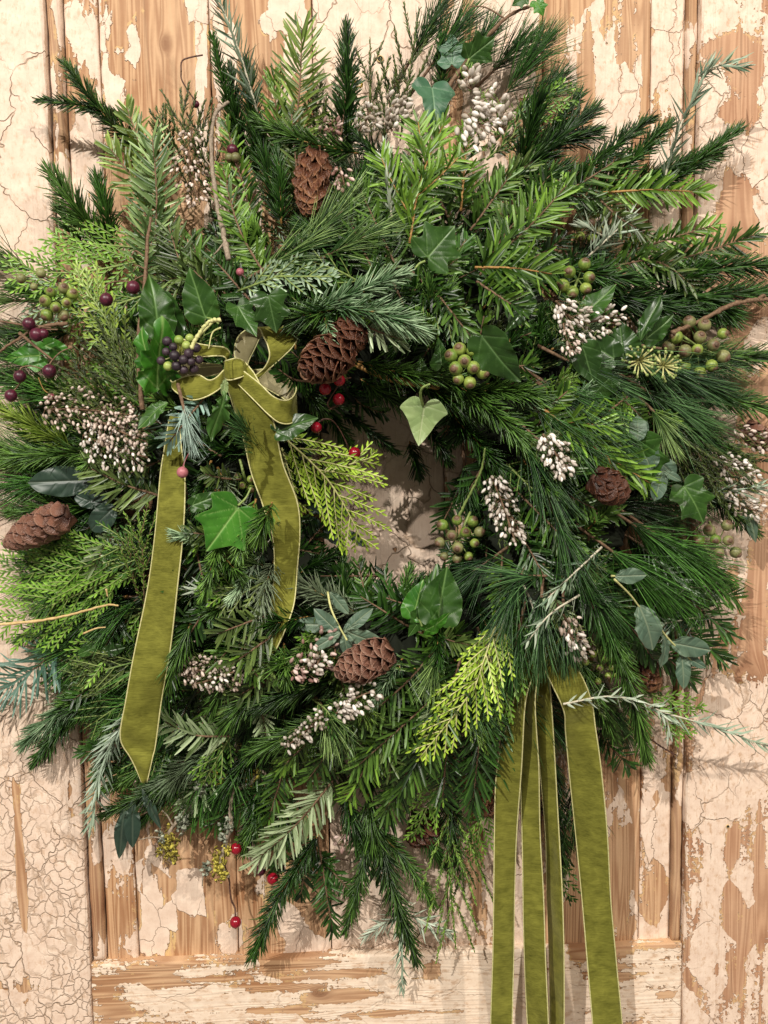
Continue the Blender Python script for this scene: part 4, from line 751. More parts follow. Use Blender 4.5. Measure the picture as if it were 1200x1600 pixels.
def ribbon(par, rows, name='tail', n=60, flip=False, ripple=.0012, seed=0, label=None, twist=.006):
    """rows: (xl, yl, dl, xr, yr, dr) photo pixels and metres off the door for both edges"""
    rows = np.array(rows, float)
    A = catmull([P(r[0], r[1], r[2]) for r in rows], n); B = catmull([P(r[3], r[4], r[5]) for r in rows], n)
    m = 9; s = np.linspace(0, 1, m)
    uu = np.linspace(0, 1, n); tw = twist*np.sin(uu*9+seed*1.3)*np.sin(np.pi*uu)**.5
    A = A+VIEW*tw[:, None]; B = B-VIEW*(tw*.7)[:, None]
    V = A[:, None]*(1-s)[None, :, None]+B[:, None]*s[None, :, None]
    du = np.gradient(V, axis=0); dv = np.gradient(V, axis=1); N = nrm(np.cross(du, dv))
    u = np.linspace(0, 1, n)[:, None]
    rp = ripple*(np.sin(u*19+seed+s[None]*2.2)+.6*np.sin(u*43+seed*2-s[None]*3))*np.sin(np.pi*s)[None]**.5
    V = V+N*rp[..., None]
    th = .0007
    F_, B_ = V+N*th/2, V-N*th/2
    if flip: F_, B_ = B_, F_
    nv = n*m; i = np.arange(n-1)[:, None]*m; j = np.arange(m-1)[None]
    q1 = np.stack([i+j, i+j+1, i+m+j+1, i+m+j], -1).reshape(-1, 4)
    ring = list(range(0, m-1))+[r*m+m-1 for r in range(n-1)]+[(n-1)*m+k for k in range(m-1, 0, -1)]+[r*m for r in range(n-1, 0, -1)]
    e = np.array([[ring[k], ring[k-1], ring[k-1]+nv, ring[k]+nv] for k in range(len(ring))])
    qs = np.vstack([q1, q1[:, ::-1]+nv, e])
    tint = np.tile(np.where(np.abs(s-.5) > .46, 1.0, .5), (2*n, 1)).ravel()
    mi = np.concatenate([np.zeros(len(q1)), np.ones(len(q1)), np.ones(len(e))])
    og = ORI[par.name]
    me = mesh_np(name, np.vstack([F_.reshape(-1, 3), B_.reshape(-1, 3)])-og, [qs], mats=(MAT['velvet'], MAT['satin']), mat_idx=mi, attrs={'tint': tint})
    o = link(name, me, par); ORI[o.name] = og
    if label: o['label'] = label
    for c in (0, -1):
        g = Geo(); tube(g, V[:, c], .00062, 6, .6); g.part('edging', MAT['piping'], o)
    return o
bow = thing('ribbon_bow', P(360, 582, .10), 'olive velvet ribbon bow with four loops and two tails, at the upper left', 'bow')
h = .122
ribbon(bow, [(265, 655, h-.02, 279, 645, h-.02), (258, 700, h-.006, 283, 700, h-.008), (250, 745, h+.002, 289, 745, h+.002), (241, 830, h+.004, 288, 825, h+.004), (229, 920, h, 278, 920, h+.003),
             (211, 1015, h-.008, 266, 1015, h-.003), (199, 1090, h-.016, 252, 1090, h-.012), (190, 1150, h-.022, 242, 1165, h-.02), (205, 1185, h-.024, 238, 1185, h-.023), (221, 1222, h-.026, 230, 1222, h-.026)], seed=1, ripple=.0018)
ribbon(bow, [(353, 572, h+.008, 383, 566, h+.010), (353, 598, h+.010, 400, 588, h+.014), (362, 630, h+.006, 417, 625, h+.016), (378, 680, h-.002, 431, 670, h+.012), (393, 740, h-.006, 442, 725, h+.006), (412, 790, h-.010, 464, 785, h+.000),
             (427, 840, h-.012, 468, 835, h-.004), (429, 890, h-.012, 464, 890, h-.008), (424, 940, h-.006, 460, 940, h-.004), (421, 985, h+.002, 448, 978, h+.004), (423, 1024, h+.004, 430, 1018, h+.004)], seed=2)
# loops: right upper, right lower, left upper, left lower
def loop(pts_front, name='loop', seed=0, flip=False):
    return ribbon(bow, pts_front, name, 60, seed=seed, ripple=.0005, flip=flip, twist=0)
# each loop goes out behind, turns at its far end and comes back in front
loop([(378, 578, h+0.014, 372, 600, h+0.012), (405, 599, h+0.024, 400, 628, h+0.022), (426, 619, h+0.026, 420, 648, h+0.026), (444, 626, h+0.022, 436, 660, h+0.024), (457, 621, h+0.016, 452, 662, h+0.018), (463, 608, h+0.006, 463, 654, h+0.010), (458, 600, h-0.004, 461, 640, h+0.000), (441, 585, h-0.010, 446, 625, h-0.006), (420, 577, h-0.010, 425, 612, h-0.008), (400, 578, h-0.006, 402, 600, h-0.006), (384, 578, h+0.000, 384, 592, h+0.000)], seed=4, flip=True)
loop([(398, 588, h+0.012, 404, 592, h+0.012), (413, 575, h+0.018, 421, 576, h+0.016), (421, 558, h+0.022, 441, 558, h+0.018), (419, 542, h+0.022, 458, 541, h+0.018), (411, 524, h+0.018, 464, 526, h+0.010), (405, 513, h+0.010, 447, 511, h+0.002), (392, 512, h-0.002, 428, 512, h-0.008), (374, 524, h-0.006, 410, 522, h-0.012), (367, 542, h-0.004, 398, 545, h-0.010), (368, 560, h+0.000, 388, 566, h-0.004), (381, 578, h+0.004, 388, 580, h+0.002)], seed=3, flip=True)
loop([(350, 578, h+0.010, 350, 596, h+0.010), (338, 590, h+0.018, 342, 608, h+0.018), (326, 594, h+0.022, 322, 620, h+0.022), (310, 586, h+0.020, 300, 625, h+0.020), (288, 589, h+0.016, 283, 618, h+0.016), (270, 597, h+0.008, 270, 607, h+0.008), (268, 590, h+0.000, 272, 598, h+0.000), (285, 578, h-0.006, 290, 592, h-0.006), (320, 574, h-0.006, 320, 588, h-0.006), (348, 572, h+0.000, 348, 584, h+0.000)], seed=6, flip=False)
loop([(352, 563, h+0.006, 354, 574, h+0.006), (359, 552, h+0.012, 353, 560, h+0.012), (350, 543, h+0.014, 343, 556, h+0.014), (326, 540, h+0.014, 315, 557, h+0.014), (300, 535, h+0.012, 290, 554, h+0.012), (273, 527, h+0.006, 268, 546, h+0.006), (262, 540, h-0.002, 262, 558, h-0.002), (276, 556, h-0.008, 280, 574, h-0.008), (310, 566, h-0.008, 312, 584, h-0.008), (346, 570, h-0.002, 348, 582, h-0.002)], seed=5)
ribbon(bow, [(349, 566, h+.006, 351, 590, h+.006), (356, 563, h+.015, 358, 594, h+.015), (370, 560, h+.0175, 375, 590, h+.0175), (381, 564, h+.012, 386, 584, h+.012)], 'knot', 24, seed=7, ripple=.0008, flip=True, twist=0)

h = .105
trail = thing('hanging_ribbon', P(842, 1030, h), 'long olive velvet ribbon in four hanging lengths, at the lower right', 'ribbon')
def rows(lst): return [(a, y, d0, b, y+dy, d1) for y, a, b, d0, d1, dy in lst]
ribbon(trail, rows([(985, 822, 838, h, h, 0), (1030, 820, 842, h+.004, h+.006, 0), (1060, 812, 830, h+.006, h+.010, 0), (1100, 804, 819, h+.002, h+.010, 0), (1200, 778, 814, h-.018, h-.010, 0), (1300, 772, 808, h-.032, h-.026, 0),
        (1400, 770, 805, h-.040, h-.036, 0), (1500, 769, 803, h-.046, h-.044, 0), (1600, 767, 800, h-.050, h-.05, 0), (1660, 766, 799, h-.05, h-.052, 0)]), 'length', 90, seed=11, ripple=.0012)
ribbon(trail, rows([(1010, 834, 842, h-.004, h, 0), (1050, 826, 840, h-.006, h+.002, 0), (1100, 817, 835, h-.012, h+.002, 0), (1200, 813, 842, h-.03, h-.014, 0), (1300, 814, 845, h-.040, h-.028, 0),
        (1400, 816, 850, h-.048, h-.038, 0), (1500, 820, 852, h-.054, h-.046, 0), (1600, 825, 856, h-.058, h-.050, 0), (1660, 827, 858, h-.058, h-.052, 0)]), 'length', 90, seed=12, ripple=.0012)
ribbon(trail, rows([(1010, 838, 846, h-.008, h-.004, 0), (1050, 836, 856, h-.014, h-.002, 0), (1100, 835, 862, h-.024, h-.006, 0), (1200, 842, 869, h-.042, h-.022, 0), (1300, 851, 874, h-.056, h-.036, 0),
        (1400, 856, 878, h-.064, h-.042, 0), (1500, 860, 880, h-.068, h-.048, 0), (1600, 860, 881, h-.070, h-.052, 0), (1660, 861, 881, h-.070, h-.052, 0)]), 'length', 90, seed=13, ripple=.0014)
ribbon(trail, [(842, 1015, h+.002, 870, 1000, h-.004), (846, 1036, h+.006, 885, 1020, h+.002), (862, 1070, h+.006, 912, 1062, h+.004), (879, 1108, h-.002, 926, 1100, h-.002), (883, 1140, h-.012, 931, 1140, h-.010),
        (890, 1200, h-.024, 938, 1200, h-.020), (901, 1300, h-.038, 947, 1300, h-.034), (910, 1400, h-.046, 953, 1400, h-.044), (917, 1500, h-.052, 963, 1500, h-.050), (925, 1600, h-.056, 973, 1600, h-.054), (930, 1660, h-.056, 978, 1660, h-.054)],
       'length', 90, seed=14, ripple=.0012)

# ------------------------------------------------------------------ broad leaves
SH = {
 'ivy5': [(0, 0), (.12, -.12), (.30, -.17), (.46, -.09), (.60, .06), (.48, .18), (.43, .29), (.52, .42), (.60, .58), (.38, .63), (.22, .76), (.11, .88), (0, 1.0)],
 'ivy3': [(0, 0), (.10, -.14), (.26, -.20), (.42, -.12), (.60, .10), (.50, .22), (.36, .40), (.26, .60), (.13, .82), (0, 1.0)],
 'heart': [(0, 0), (.16, -.10), (.36, -.06), (.48, .10), (.50, .30), (.42, .52), (.28, .72), (.13, .88), (0, 1.0)],
 'oval': [(0, 0), (.07, .06), (.15, .20), (.20, .42), (.19, .62), (.12, .84), (0, 1.0)],
 'round': [(0, 0), (.12, .05), (.28, .20), (.36, .45), (.30, .75), (.15, .93), (0, 1.0)],
 'long': [(0, 0), (.03, .08), (.065, .25), (.085, .45), (.07, .7), (.035, .88), (0, 1.0)],
}
def leafmat(name, c1, c2, under, vein, rough=.28, tr=.12, coat=.0):
    t = NT(name); a = t.attr('tint').outputs['Fac']; geo = t.n('ShaderNodeNewGeometry'); co = t.n('ShaderNodeTexCoord').outputs['Object']
    nz = t.noise(co, 45, 4, .6).outputs['Fac']; fz = t.noise(co, 420, 2).outputs['Fac']
    col = t.mix(t.ramp(nz, .3, .7), c1, c2); col = t.mix(t.ramp(fz, .62, .8, 0, .3), col, vein)
    col = t.mix(t.ramp(a, .2, .85, 0, .85), col, vein)
    col = t.mix(t.math('MULTIPLY', geo.outputs['Backfacing'], .9), col, under)
    bu = t.n('ShaderNodeBump', {'Strength': .6, 'Distance': .0006, 'Height': t.math('ADD', t.math('MULTIPLY', nz, .8), t.math('MULTIPLY', a, -.5))})
    p = t.n('ShaderNodeBsdfPrincipled', {'Base Color': col, 'Roughness': rough, 'Specular IOR Level': .5, 'Normal': bu, 'Coat Weight': coat, 'Coat Roughness': .2})
    tl = t.n('ShaderNodeBsdfTranslucent', {'Color': t.mix(.4, col, c2)})
    mx = t.n('ShaderNodeMixShader', {0: tr}); t.put(mx.inputs[1], p); t.put(mx.inputs[2], tl); MAT[name] = t.done(mx)
leafmat('ivy_dark', (.008, .032, .004), (.028, .080, .010), (.10, .18, .07), (.10, .19, .06), .34, .06)
leafmat('ivy_mid', (.012, .048, .005), (.042, .120, .014), (.14, .24, .09), (.15, .28, .08), .40)
leafmat('ivy_bright', (.022, .12, .008), (.07, .25, .022), (.2, .36, .1), (.28, .46, .13), .38, .15)
leafmat('ivy_blue', (.035, .11, .06), (.08, .19, .10), (.2, .3, .2), (.20, .34, .20), .42)
leafmat('ivy_pale', (.22, .33, .12), (.36, .47, .20), (.3, .4, .2), (.50, .58, .32), .42, .2)
leafmat('eucalyptus', (.055, .11, .075), (.13, .20, .13), (.17, .24, .17), (.22, .28, .18), .5, .08)
leafmat('eucalyptus_dark', (.012, .03, .022), (.035, .07, .045), (.06, .1, .07), (.07, .1, .07), .42, .05)
def leaf_geo(shape, p0, p1, width=1.0, roll=0, fold=.15, curl=.12, wave=.03, nw=5, seed=0):
    rg = np.random.default_rng(900+seed)
    pts = np.array(SH[shape]); half = catmull(np.c_[pts, np.zeros(len(pts))], 68)[:, :2]
    out = np.vstack([half, (half[::-1]*[-1, 1])[1:-1]]); K = len(out)
    rings = np.linspace(0, 1, 15)
    sp = np.c_[np.zeros(K), np.clip(out[:, 1]*.75+.10, .02, .93)]
    XY = sp[None]*(1-rings[:, None, None])+out[None]*rings[:, None, None]
    x, y = XY[..., 0]*width, XY[..., 1]
    tips = pts[[i for i in range(1, len(pts)-1) if pts[i][0] > pts[i-1][0] and pts[i][0] >= pts[i+1][0]]]
    segs = [((0, 0), (0, 1.0))]+[((0, 0), (a*s*width, b)) for a, b in tips for s in (1, -1)]
    segs += [((0, c), (s*.35*width, c+.30)) for c in (.2, .38, .56) for s in (1, -1)] if shape not in ('long',) else []
    dist = np.full_like(x, 9.0)
    for k, (a, b) in enumerate(segs):
        a, b = np.array(a), np.array(b); d = b-a; t = np.clip(((x-a[0])*d[0]+(y-a[1])*d[1])/max(1e-9, d@d), 0, 1)
        ds = np.hypot(x-a[0]-t*d[0], y-a[1]-t*d[1]); dist = np.minimum(dist, ds+(0.006+.006*t if k else 0.0)+(.008 if k > 2*len(tips) else 0))
    vein = np.clip(1-dist/.034, 0, 1); margin = np.broadcast_to(np.clip((rings-.94)/.06, 0, 1)[:, None], x.shape)
    ph = rg.uniform(0, 6, 4); th = np.arctan2(x, y-.3)
    z = fold*(np.sqrt(x**2+.006)-.077)-curl*y**2+wave*np.sin(th*nw+ph[0])*rings[:, None]**2+wave*.5*np.sin(th*nw*2.3+ph[1])*rings[:, None]**3-.012*vein
    z += .03*np.sin(y*5+ph[2])
    p0, p1 = np.asarray(p0), np.asarray(p1); d = p1-p0; L = np.linalg.norm(d); d = d/L
    sd = nrm(np.cross(d, VIEW)); nn = nrm(np.cross(sd, d)); c, s_ = math.cos(math.radians(roll)), math.sin(math.radians(roll))
    S = c*sd+s_*nn; Nn = -s_*sd+c*nn
    V = p0+L*(x[..., None]*S+y[..., None]*d+z[..., None]*Nn)
    R = len(rings); i = np.arange(R-1)[:, None]*K; j = np.arange(K)[None]; k = (j+1) % K
    q = np.stack([i+j, i+k, i+K+k, i+K+j], -1).reshape(-1, 4)
    g = Geo(); g.add(V.reshape(-1, 3), [q[:, ::-1]], (np.maximum(vein*.9, margin*.45)).ravel()); return g
LS = [0]
def leaf(par, shape, mat, bx, by, tx, ty, z=.02, dz=.0, name='leaf', d=None, **kw):
    LS[0] += 1; b = (H(bx, by)+z) if d is None else d
    g = leaf_geo(shape, P(bx, by, b), P(tx, ty, b+dz), seed=LS[0], **kw)
    o = g.part(name, MAT[mat], par); return o
def stemp(par, pts, r=.0009, mat='stem_green', z=.02, name='stem', d=None, **kw):
    W = [P(p[0], p[1], (H(p[0], p[1])+z if d is None else d)+(p[2] if len(p) > 2 else 0)) for p in pts]
    g = Geo(); tube(g, catmull(W, 14), np.linspace(r*1.1, r*.8, 14), 7, .5); return g.part(name, MAT[mat], par, **kw)
def ivy(label, leaves, z=.03, stems=(), cat='ivy leaf', name='ivy_leaf', smat='stem_green', group=None, sr=.0009):
    """a leaf, or a few on one stem; single leaves still carry a stalk"""
    b = leaves[0]; t = thing(name, P(b[2], b[3], H(b[2], b[3])+z), label, cat, group)
    for r in leaves:
        kw = r[6] if len(r) > 6 else {}
        leaf(t, *r[:6], **{'z': z, 'name': 'blade' if len(leaves) == 1 else 'leaf', **kw})
    for s in stems: stemp(t, s, sr, smat, z, 'stalk')
    return t
ivy('big dark green ivy leaf above the lime comb of fir, upper middle', [('ivy5', 'ivy_mid', 668, 402, 712, 352, dict(width=1.0, roll=-8, curl=.05, fold=.06))], .036, [[(664, 408), (655, 412), (648, 420)]])
ivy('blue green ivy leaf bent back among the top sprigs', [('ivy3', 'ivy_blue', 676, 135, 684, 196, dict(width=.85, roll=20, dz=.015, curl=.3))], .030)
ivy('small fresh ivy leaf on the twig at the top', [('ivy5', 'ivy_mid', 733, 92, 776, 58, dict(width=.8, roll=-30))], .030, [[(733, 92), (725, 110)]])
ivy('blue green ivy leaf half seen behind the twig at the top', [('ivy5', 'ivy_blue', 706, 100, 706, 50, dict(width=.8, roll=10))], .012)
ivy('dark ivy leaf pointing up between olive fir and bow', [('heart', 'ivy_mid', 322, 496, 292, 420, dict(width=.75, roll=16, dz=.01))], .050, [[(322, 496), (334, 500), (342, 506)]])
ivy('large wavy bright green leaf beside the black berries', [('heart', 'ivy_bright', 245, 606, 262, 498, dict(width=.66, roll=-50, wave=.07, nw=7, dz=.02)), ('heart', 'ivy_bright', 236, 590, 214, 508, dict(width=.6, roll=38, wave=.05, nw=6)),
     ('heart', 'ivy_mid', 248, 520, 236, 425, dict(width=.62, roll=-24, wave=.05)), ('heart', 'ivy_dark', 245, 470, 282, 560, dict(width=.7, roll=-20))], .050, cat='leaf', name='glossy_leaf')
ivy('light green leaf curling in under the wavy bright leaf', [('oval', 'ivy_mid', 262, 628, 212, 666, dict(width=1.1, roll=-30, dz=.006))], .065)
ivy('notched ivy leaf hanging behind the upper right loop of the bow', [('ivy5', 'ivy_mid', 372, 478, 402, 524, dict(width=.7, roll=36, dz=.01)), ('ivy5', 'ivy_dark', 420, 462, 430, 520, dict(width=.9, roll=-10))], .056)
ivy('narrow wavy ivy leaf hanging from under the bow knot', [('long', 'ivy_mid', 352, 610, 332, 692, dict(width=2.2, roll=34, wave=.06, nw=7)), ('oval', 'ivy_pale', 352, 592, 350, 620, dict(width=1.2, roll=30))], .066)
ivy('bright ivy leaf with pale veins between the two bow tails', [('ivy5', 'ivy_bright', 372, 794, 322, 862, dict(width=.92, roll=10, curl=.06, fold=.08, wave=.02)), ('heart', 'ivy_mid', 300, 790, 350, 770, dict(width=.5))], .040, [[(372, 790), (384, 778), (392, 762)]])
ivy('pale green heart shaped ivy leaf hanging over the opening', [('ivy3', 'ivy_pale', 663, 634, 654, 697, dict(width=.98, roll=-4, curl=-.04, wave=.015, fold=.05, d=.112))], .020, [[(661, 634, .034), (657, 618, .036), (660, 606, .036), (672, 600, .034)]], sr=.0011)
ivy('large dark glossy ivy leaf right of the green berries', [('heart', 'ivy_dark', 752, 526, 812, 600, dict(width=.70, roll=-30, fold=.16)), ('heart', 'ivy_dark', 830, 470, 790, 520, dict(width=.4))], .040)
ivy('ivy leaf standing left of the green berries', [('ivy3', 'ivy_mid', 690, 570, 684, 528, dict(width=.8, roll=30)), ('ivy3', 'ivy_mid', 660, 590, 656, 556, dict(width=.8, roll=10))], .030)
ivy('tuft of four ivy leaves at the bottom of the opening', [('heart', 'ivy_mid', 684, 970, 700, 886, dict(width=.82, roll=-8)), ('heart', 'ivy_bright', 645, 964, 660, 906, dict(width=.72, roll=18)), ('heart', 'ivy_mid', 668, 975, 676, 882, dict(width=.4, roll=30)),
     ('heart', 'ivy_bright', 664, 985, 706, 962, dict(width=.62, roll=-35)), ('ivy3', 'ivy_mid', 660, 962, 638, 996, dict(width=.8))], .030, [[(662, 985), (655, 968), (646, 962)]], cat='ivy sprig', name='ivy_sprig')
ivy('dark twisted ivy leaves above the yellow flower head', [('heart', 'ivy_dark', 975, 560, 968, 500, dict(width=.95, roll=14, wave=.08, nw=7)), ('long', 'ivy_dark', 1000, 532, 1030, 458, dict(width=2.2, roll=40)), ('heart', 'ivy_mid', 1010, 530, 1056, 492, dict(width=.6, roll=-20)),
     ('heart', 'ivy_mid', 915, 492, 962, 440, dict(width=.55, roll=30)), ('heart', 'ivy_dark', 960, 560, 900, 520, dict(width=.7))], .040, cat='ivy sprig', name='ivy_sprig')
ivy('dark glossy ivy leaf with a bright sheen, right of the pine tuft', [('heart', 'ivy_dark', 955, 588, 915, 632, dict(width=.8, roll=14, fold=.05)), ('heart', 'ivy_dark', 910, 540, 930, 600, dict(width=.8))], .034)
ivy('mid green ivy leaf lying at the right by the small cone', [('ivy5', 'ivy_mid', 1070, 760, 1104, 818, dict(width=.8, roll=8)), ('ivy5', 'ivy_mid', 1000, 690, 1024, 760, dict(width=.75, roll=-20))], .030)
ivy('bright green ivy leaf at the left edge below the dark berries', [('ivy3', 'ivy_bright', 62, 555, 2, 560, dict(width=.75, roll=-12, d=.05)), ('heart', 'ivy_bright', 70, 540, 120, 560, dict(width=.6, d=.05))], .02)
ivy('small ivy leaf at the very top by the twig', [('ivy5', 'ivy_bright', 838, 2, 850, 24, dict(width=.9)), ('ivy5', 'ivy_mid', 820, -4, 800, 8, dict(width=.9))], .03)
ivy('dark leaf shining beside the lower loop of the bow', [('heart', 'ivy_dark', 432, 674, 496, 650, dict(width=.6, roll=20))], .045)
ivy('yellow green leaf hidden below the left cone', [('oval', 'ivy_mid', 150, 1010, 120, 1024, dict(width=1.3)), ('oval', 'ivy_dark', 155, 1020, 195, 1012, dict(width=1.2))], .02)

def euc(label, leaves, stems, z=.03, mat='eucalyptus', name='eucalyptus_sprig', smat='stem_yellow', cat='eucalyptus'):
    return ivy(label, [(s, mat, *r) for s, *r in leaves], z, stems, cat, name, smat)
euc('grey green eucalyptus sprig over the middle bottom cone', [('oval', 530, 990, 490, 952, D(width=1.1)), ('oval', 536, 988, 582, 950, D(width=.9, roll=20)), ('oval', 540, 985, 604, 1014, D(width=1.0, roll=-10, z=.05)), ('oval', 538, 990, 544, 1028, D(width=1.2, z=.05)),
    ('oval', 532, 988, 488, 1016, D(width=.9, z=.046)), ('oval', 530, 975, 454, 978, D(width=.8, z=.03)), ('oval', 540, 985, 562, 974, D(width=.6, z=.055)), ('oval', 515, 925, 545, 960, D(width=1))], [[(512, 925), (517, 950), (528, 975), (542, 1000, .02)]], .040)
euc('eucalyptus sprig with long oval leaves at the lower right edge', [('oval', 998, 945, 1028, 1018, D(width=1.35, roll=16)), ('oval', 1048, 1005, 1112, 1018, D(width=1.3, roll=-10)), ('oval', 1066, 1020, 1070, 1078, D(width=1.0)), ('oval', 1038, 990, 1040, 1045, D(width=1.2, roll=40)),
    ('oval', 1074, 1028, 1104, 1044, D(width=1.0))], [[(960, 905), (985, 930), (1000, 950)], [(1030, 980), (1048, 1002), (1080, 1032)]], .040)
euc('single eucalyptus leaf lying flat above the lower right sprig', [('oval', 960, 900, 1012, 900, D(width=1.2))], [[(955, 900), (962, 900)]], .036)
euc('eucalyptus sprig with rounded grey leaves beside the right cone', [('round', 1018, 735, 1000, 690, D(width=1.2, roll=20)), ('oval', 1036, 735, 1024, 784, D(width=1.3, z=.046)), ('oval', 1037, 735, 1066, 752, D(width=.9, z=.05)), ('round', 1030, 720, 1056, 745, D(width=1.1)),
    ('round', 996, 690, 998, 650, D(width=1.0)), ('round', 1026, 704, 1004, 704, D(width=1.2)), ('round', 1010, 680, 990, 655, D(width=1.1))], [[(1026, 706), (1032, 720), (1037, 738)]], .034)
euc('dark willowy leaves hanging at the bottom left below the ribbon point', [('long', 195, 1262, 183, 1348, D(width=1.5, d=.035)), ('long', 206, 1250, 206, 1328, D(width=1.9, d=.04)), ('long', 222, 1232, 250, 1300, D(width=1.2, d=.045))], [[(232, 1215), (215, 1240), (196, 1262)]], -.0, 'eucalyptus_dark', 'leaf_sprig', 'stem_green', 'leaf sprig')
euc('dark leaves showing in the left of the opening', [('round', 508, 800, 478, 770, D(width=1.1, d=.03)), ('oval', 506, 822, 536, 852, D(width=1.3, d=.03)), ('round', 500, 830, 476, 810, D(width=1.1, d=.03)), ('round', 540, 800, 520, 782, D(d=.028)), ('oval', 545, 830, 570, 855, D(width=1, d=.025))],
    [[(480, 780, .0), (508, 815, .0), (545, 850, .0)]], -.03, 'eucalyptus_dark', 'leaf_sprig', 'bark_brown', 'leaf sprig')
euc('broad dark leaves between the heather and the left cone', [('oval', 158, 790, 112, 772, D(width=1.3, z=.008)), ('oval', 168, 800, 135, 752, D(width=1.1, z=.008)), ('round', 180, 790, 140, 830, D(width=.9)), ('oval', 150, 750, 40, 755, D(width=1.1, z=.01))], [[(190, 800), (160, 790)]], .016, 'eucalyptus_dark', 'leaf_sprig', 'stem_green', 'leaf sprig')
euc('narrow grey leaf standing out at the right edge below the white heather', [('long', 1160, 780, 1186, 850, D(width=1.5))], [[(1150, 760), (1160, 780)]], .01, name='leaf_sprig', cat='leaf sprig')

# ------------------------------------------------------------------ cones
def scale_mesh(name, mat, pointed=.0, under=.25):
    n, m = 7, 6; s = np.linspace(0, 1, m); u = np.linspace(-1, 1, n)
    w = np.array([.30, .58, .84, 1.0, .95, .62])*.5*(1-pointed*s**2*.35)
    X = u[None]*w[:, None]; Y = s[:, None]+0*X-.13*(u[None]**2)*(s[:, None] > .7)
    Z = .22*s[:, None]**2-.26*u[None]**2*w[:, None]+.05*s[:, None]**6
    top = np.stack([X, Y, Z], -1); bot = top+np.array([0, -.02, -.07])*np.array([1, 1, 1])*(1-.35*s[:, None, None])
    V = np.vstack([top.reshape(-1, 3), bot.reshape(-1, 3)]); nv = n*m
    i = np.arange(m-1)[:, None]*n; j = np.arange(n-1)[None]
    q = np.stack([i+j, i+j+1, i+n+j+1, i+n+j], -1).reshape(-1, 4)
    ring = list(range(n-1))+[r*n+n-1 for r in range(m-1)]+[(m-1)*n+k for k in range(n-1, 0, -1)]+[r*n for r in range(m-1, 0, -1)]
    e = np.array([[ring[k], ring[k-1], ring[k-1]+nv, ring[k]+nv] for k in range(len(ring))])
    t = np.tile(np.repeat(s, n), 2); t[nv:] *= under
    return mesh_np(name, V, [q, q[:, ::-1]+nv, e], {'tint': t}, mats=(mat,))
def conemat(name, dark, mid, rim, rough=.38):
    t = NT(name); a = t.attr('tint').outputs['Fac']; co = t.n('ShaderNodeTexCoord').outputs['Object']
    nz = t.noise(t.vmul(co, (6, .8, 3)), 3.5, 4).outputs['Fac']; rnd = t.n('ShaderNodeObjectInfo').outputs['Random']
    f = t.math('ADD', t.ramp(a, .02, .5), t.math('MULTIPLY', t.math('SUBTRACT', nz, .5), .9), clamp=True)
    col = t.mix(f, dark, mid); col = t.mix(t.ramp(a, .66, .95, 0, .85), col, rim)
    col = t.mix(t.math('MULTIPLY', rnd, .35), col, dark)
    bu = t.n('ShaderNodeBump', {'Strength': .4, 'Distance': .05, 'Height': nz})
    p = t.n('ShaderNodeBsdfPrincipled', {'Base Color': col, 'Roughness': rough, 'Specular IOR Level': .5, 'Normal': bu}); MAT[name] = t.done(p)
conemat('cone_brown', (.025, .007, .004), (.19, .065, .028), (.46, .25, .14)); conemat('cone_red', (.030, .009, .005), (.14, .050, .022), (.40, .19, .09))
conemat('cone_pink', (.035, .011, .008), (.24, .11, .07), (.60, .38, .27))
SCM = {k: scale_mesh('scale', MAT[k], .1, {'cone_red': .95, 'cone_pink': .75}.get(k, .25)) for k in ('cone_brown', 'cone_red', 'cone_pink')}
GA = 2.39996
def cone(label, ax, ay, bx, by, width, z=.03, dz=.0, mat='cone_brown', n=64, open_=(62, 34), sk=1.0):
    """from the stalk end (a) to the tip (b)"""
    A = P(ax, ay, H(ax, ay)+z); B = P(bx, by, H(bx, by)+z+dz if not isinstance(dz, tuple) else dz[0])
    L = np.linalg.norm(B-A); ax_ = (B-A)/L; R = width*.00053/2
    t0 = thing('pine_cone', A, label, 'pine cone')
    x = nrm(np.cross(ax_, [.3, .9, .2])); y = np.cross(ax_, x); rg = np.random.default_rng(int(ax+ay))
    g = Geo(); tt = np.linspace(0, 1, 9); tube(g, A+ax_*L*tt[:, None], R*.42*np.sin(np.pi*(.12+.8*tt))**.6, 8, .1); g.part('core', MAT['bark_dark'], t0)
    for i in range(n):
        t = ((i+.5)/n)**1.0; ph = i*GA
        prof = math.sin(math.pi*(.16+.80*t))**.62*(1-.22*t)
        rad = math.cos(ph)*x+math.sin(ph)*y
        o = math.radians(open_[0]*(1-t)+open_[1]*t+rg.normal(0, 4)); d = nrm(math.cos(o)*ax_+math.sin(o)*rad)
        base = A+ax_*L*(t*.96-.02)+rad*R*.30*prof
        ln = R*(.88*prof+.06)*sk*rg.uniform(.93, 1.06); s = nrm(np.cross(d, rad)) if True else None
        up = -nrm(np.cross(d, s)); up = up if up@ax_ > 0 else -up
        sx = np.cross(d, up); wd = ln*1.38
        ob = link('scale', SCM[mat], t0); ob.matrix_parent_inverse = Matrix()
        M = Matrix(((sx[0]*wd, d[0]*ln, up[0]*ln, base[0]-A[0]), (sx[1]*wd, d[1]*ln, up[1]*ln, base[1]-A[1]), (sx[2]*wd, d[2]*ln, up[2]*ln, base[2]-A[2]), (0, 0, 0, 1)))
        ob.matrix_basis = M
    return t0
cone('upright brown cone in the shade below the horizontal spruce sprig, upper left', 492, 236, 482, 336, 62, z=.026, n=60, open_=(34, 24), mat='cone_red', sk=1.25)
cone('broad open brown cone right of the bow', 544, 540, 474, 584, 70, z=.046, dz=.02, n=62, open_=(70, 48))
cone('brown cone half under the frosted spruce, behind the broad cone', 564, 508, 522, 545, 60, z=.030, dz=.01, n=54, open_=(66, 48))
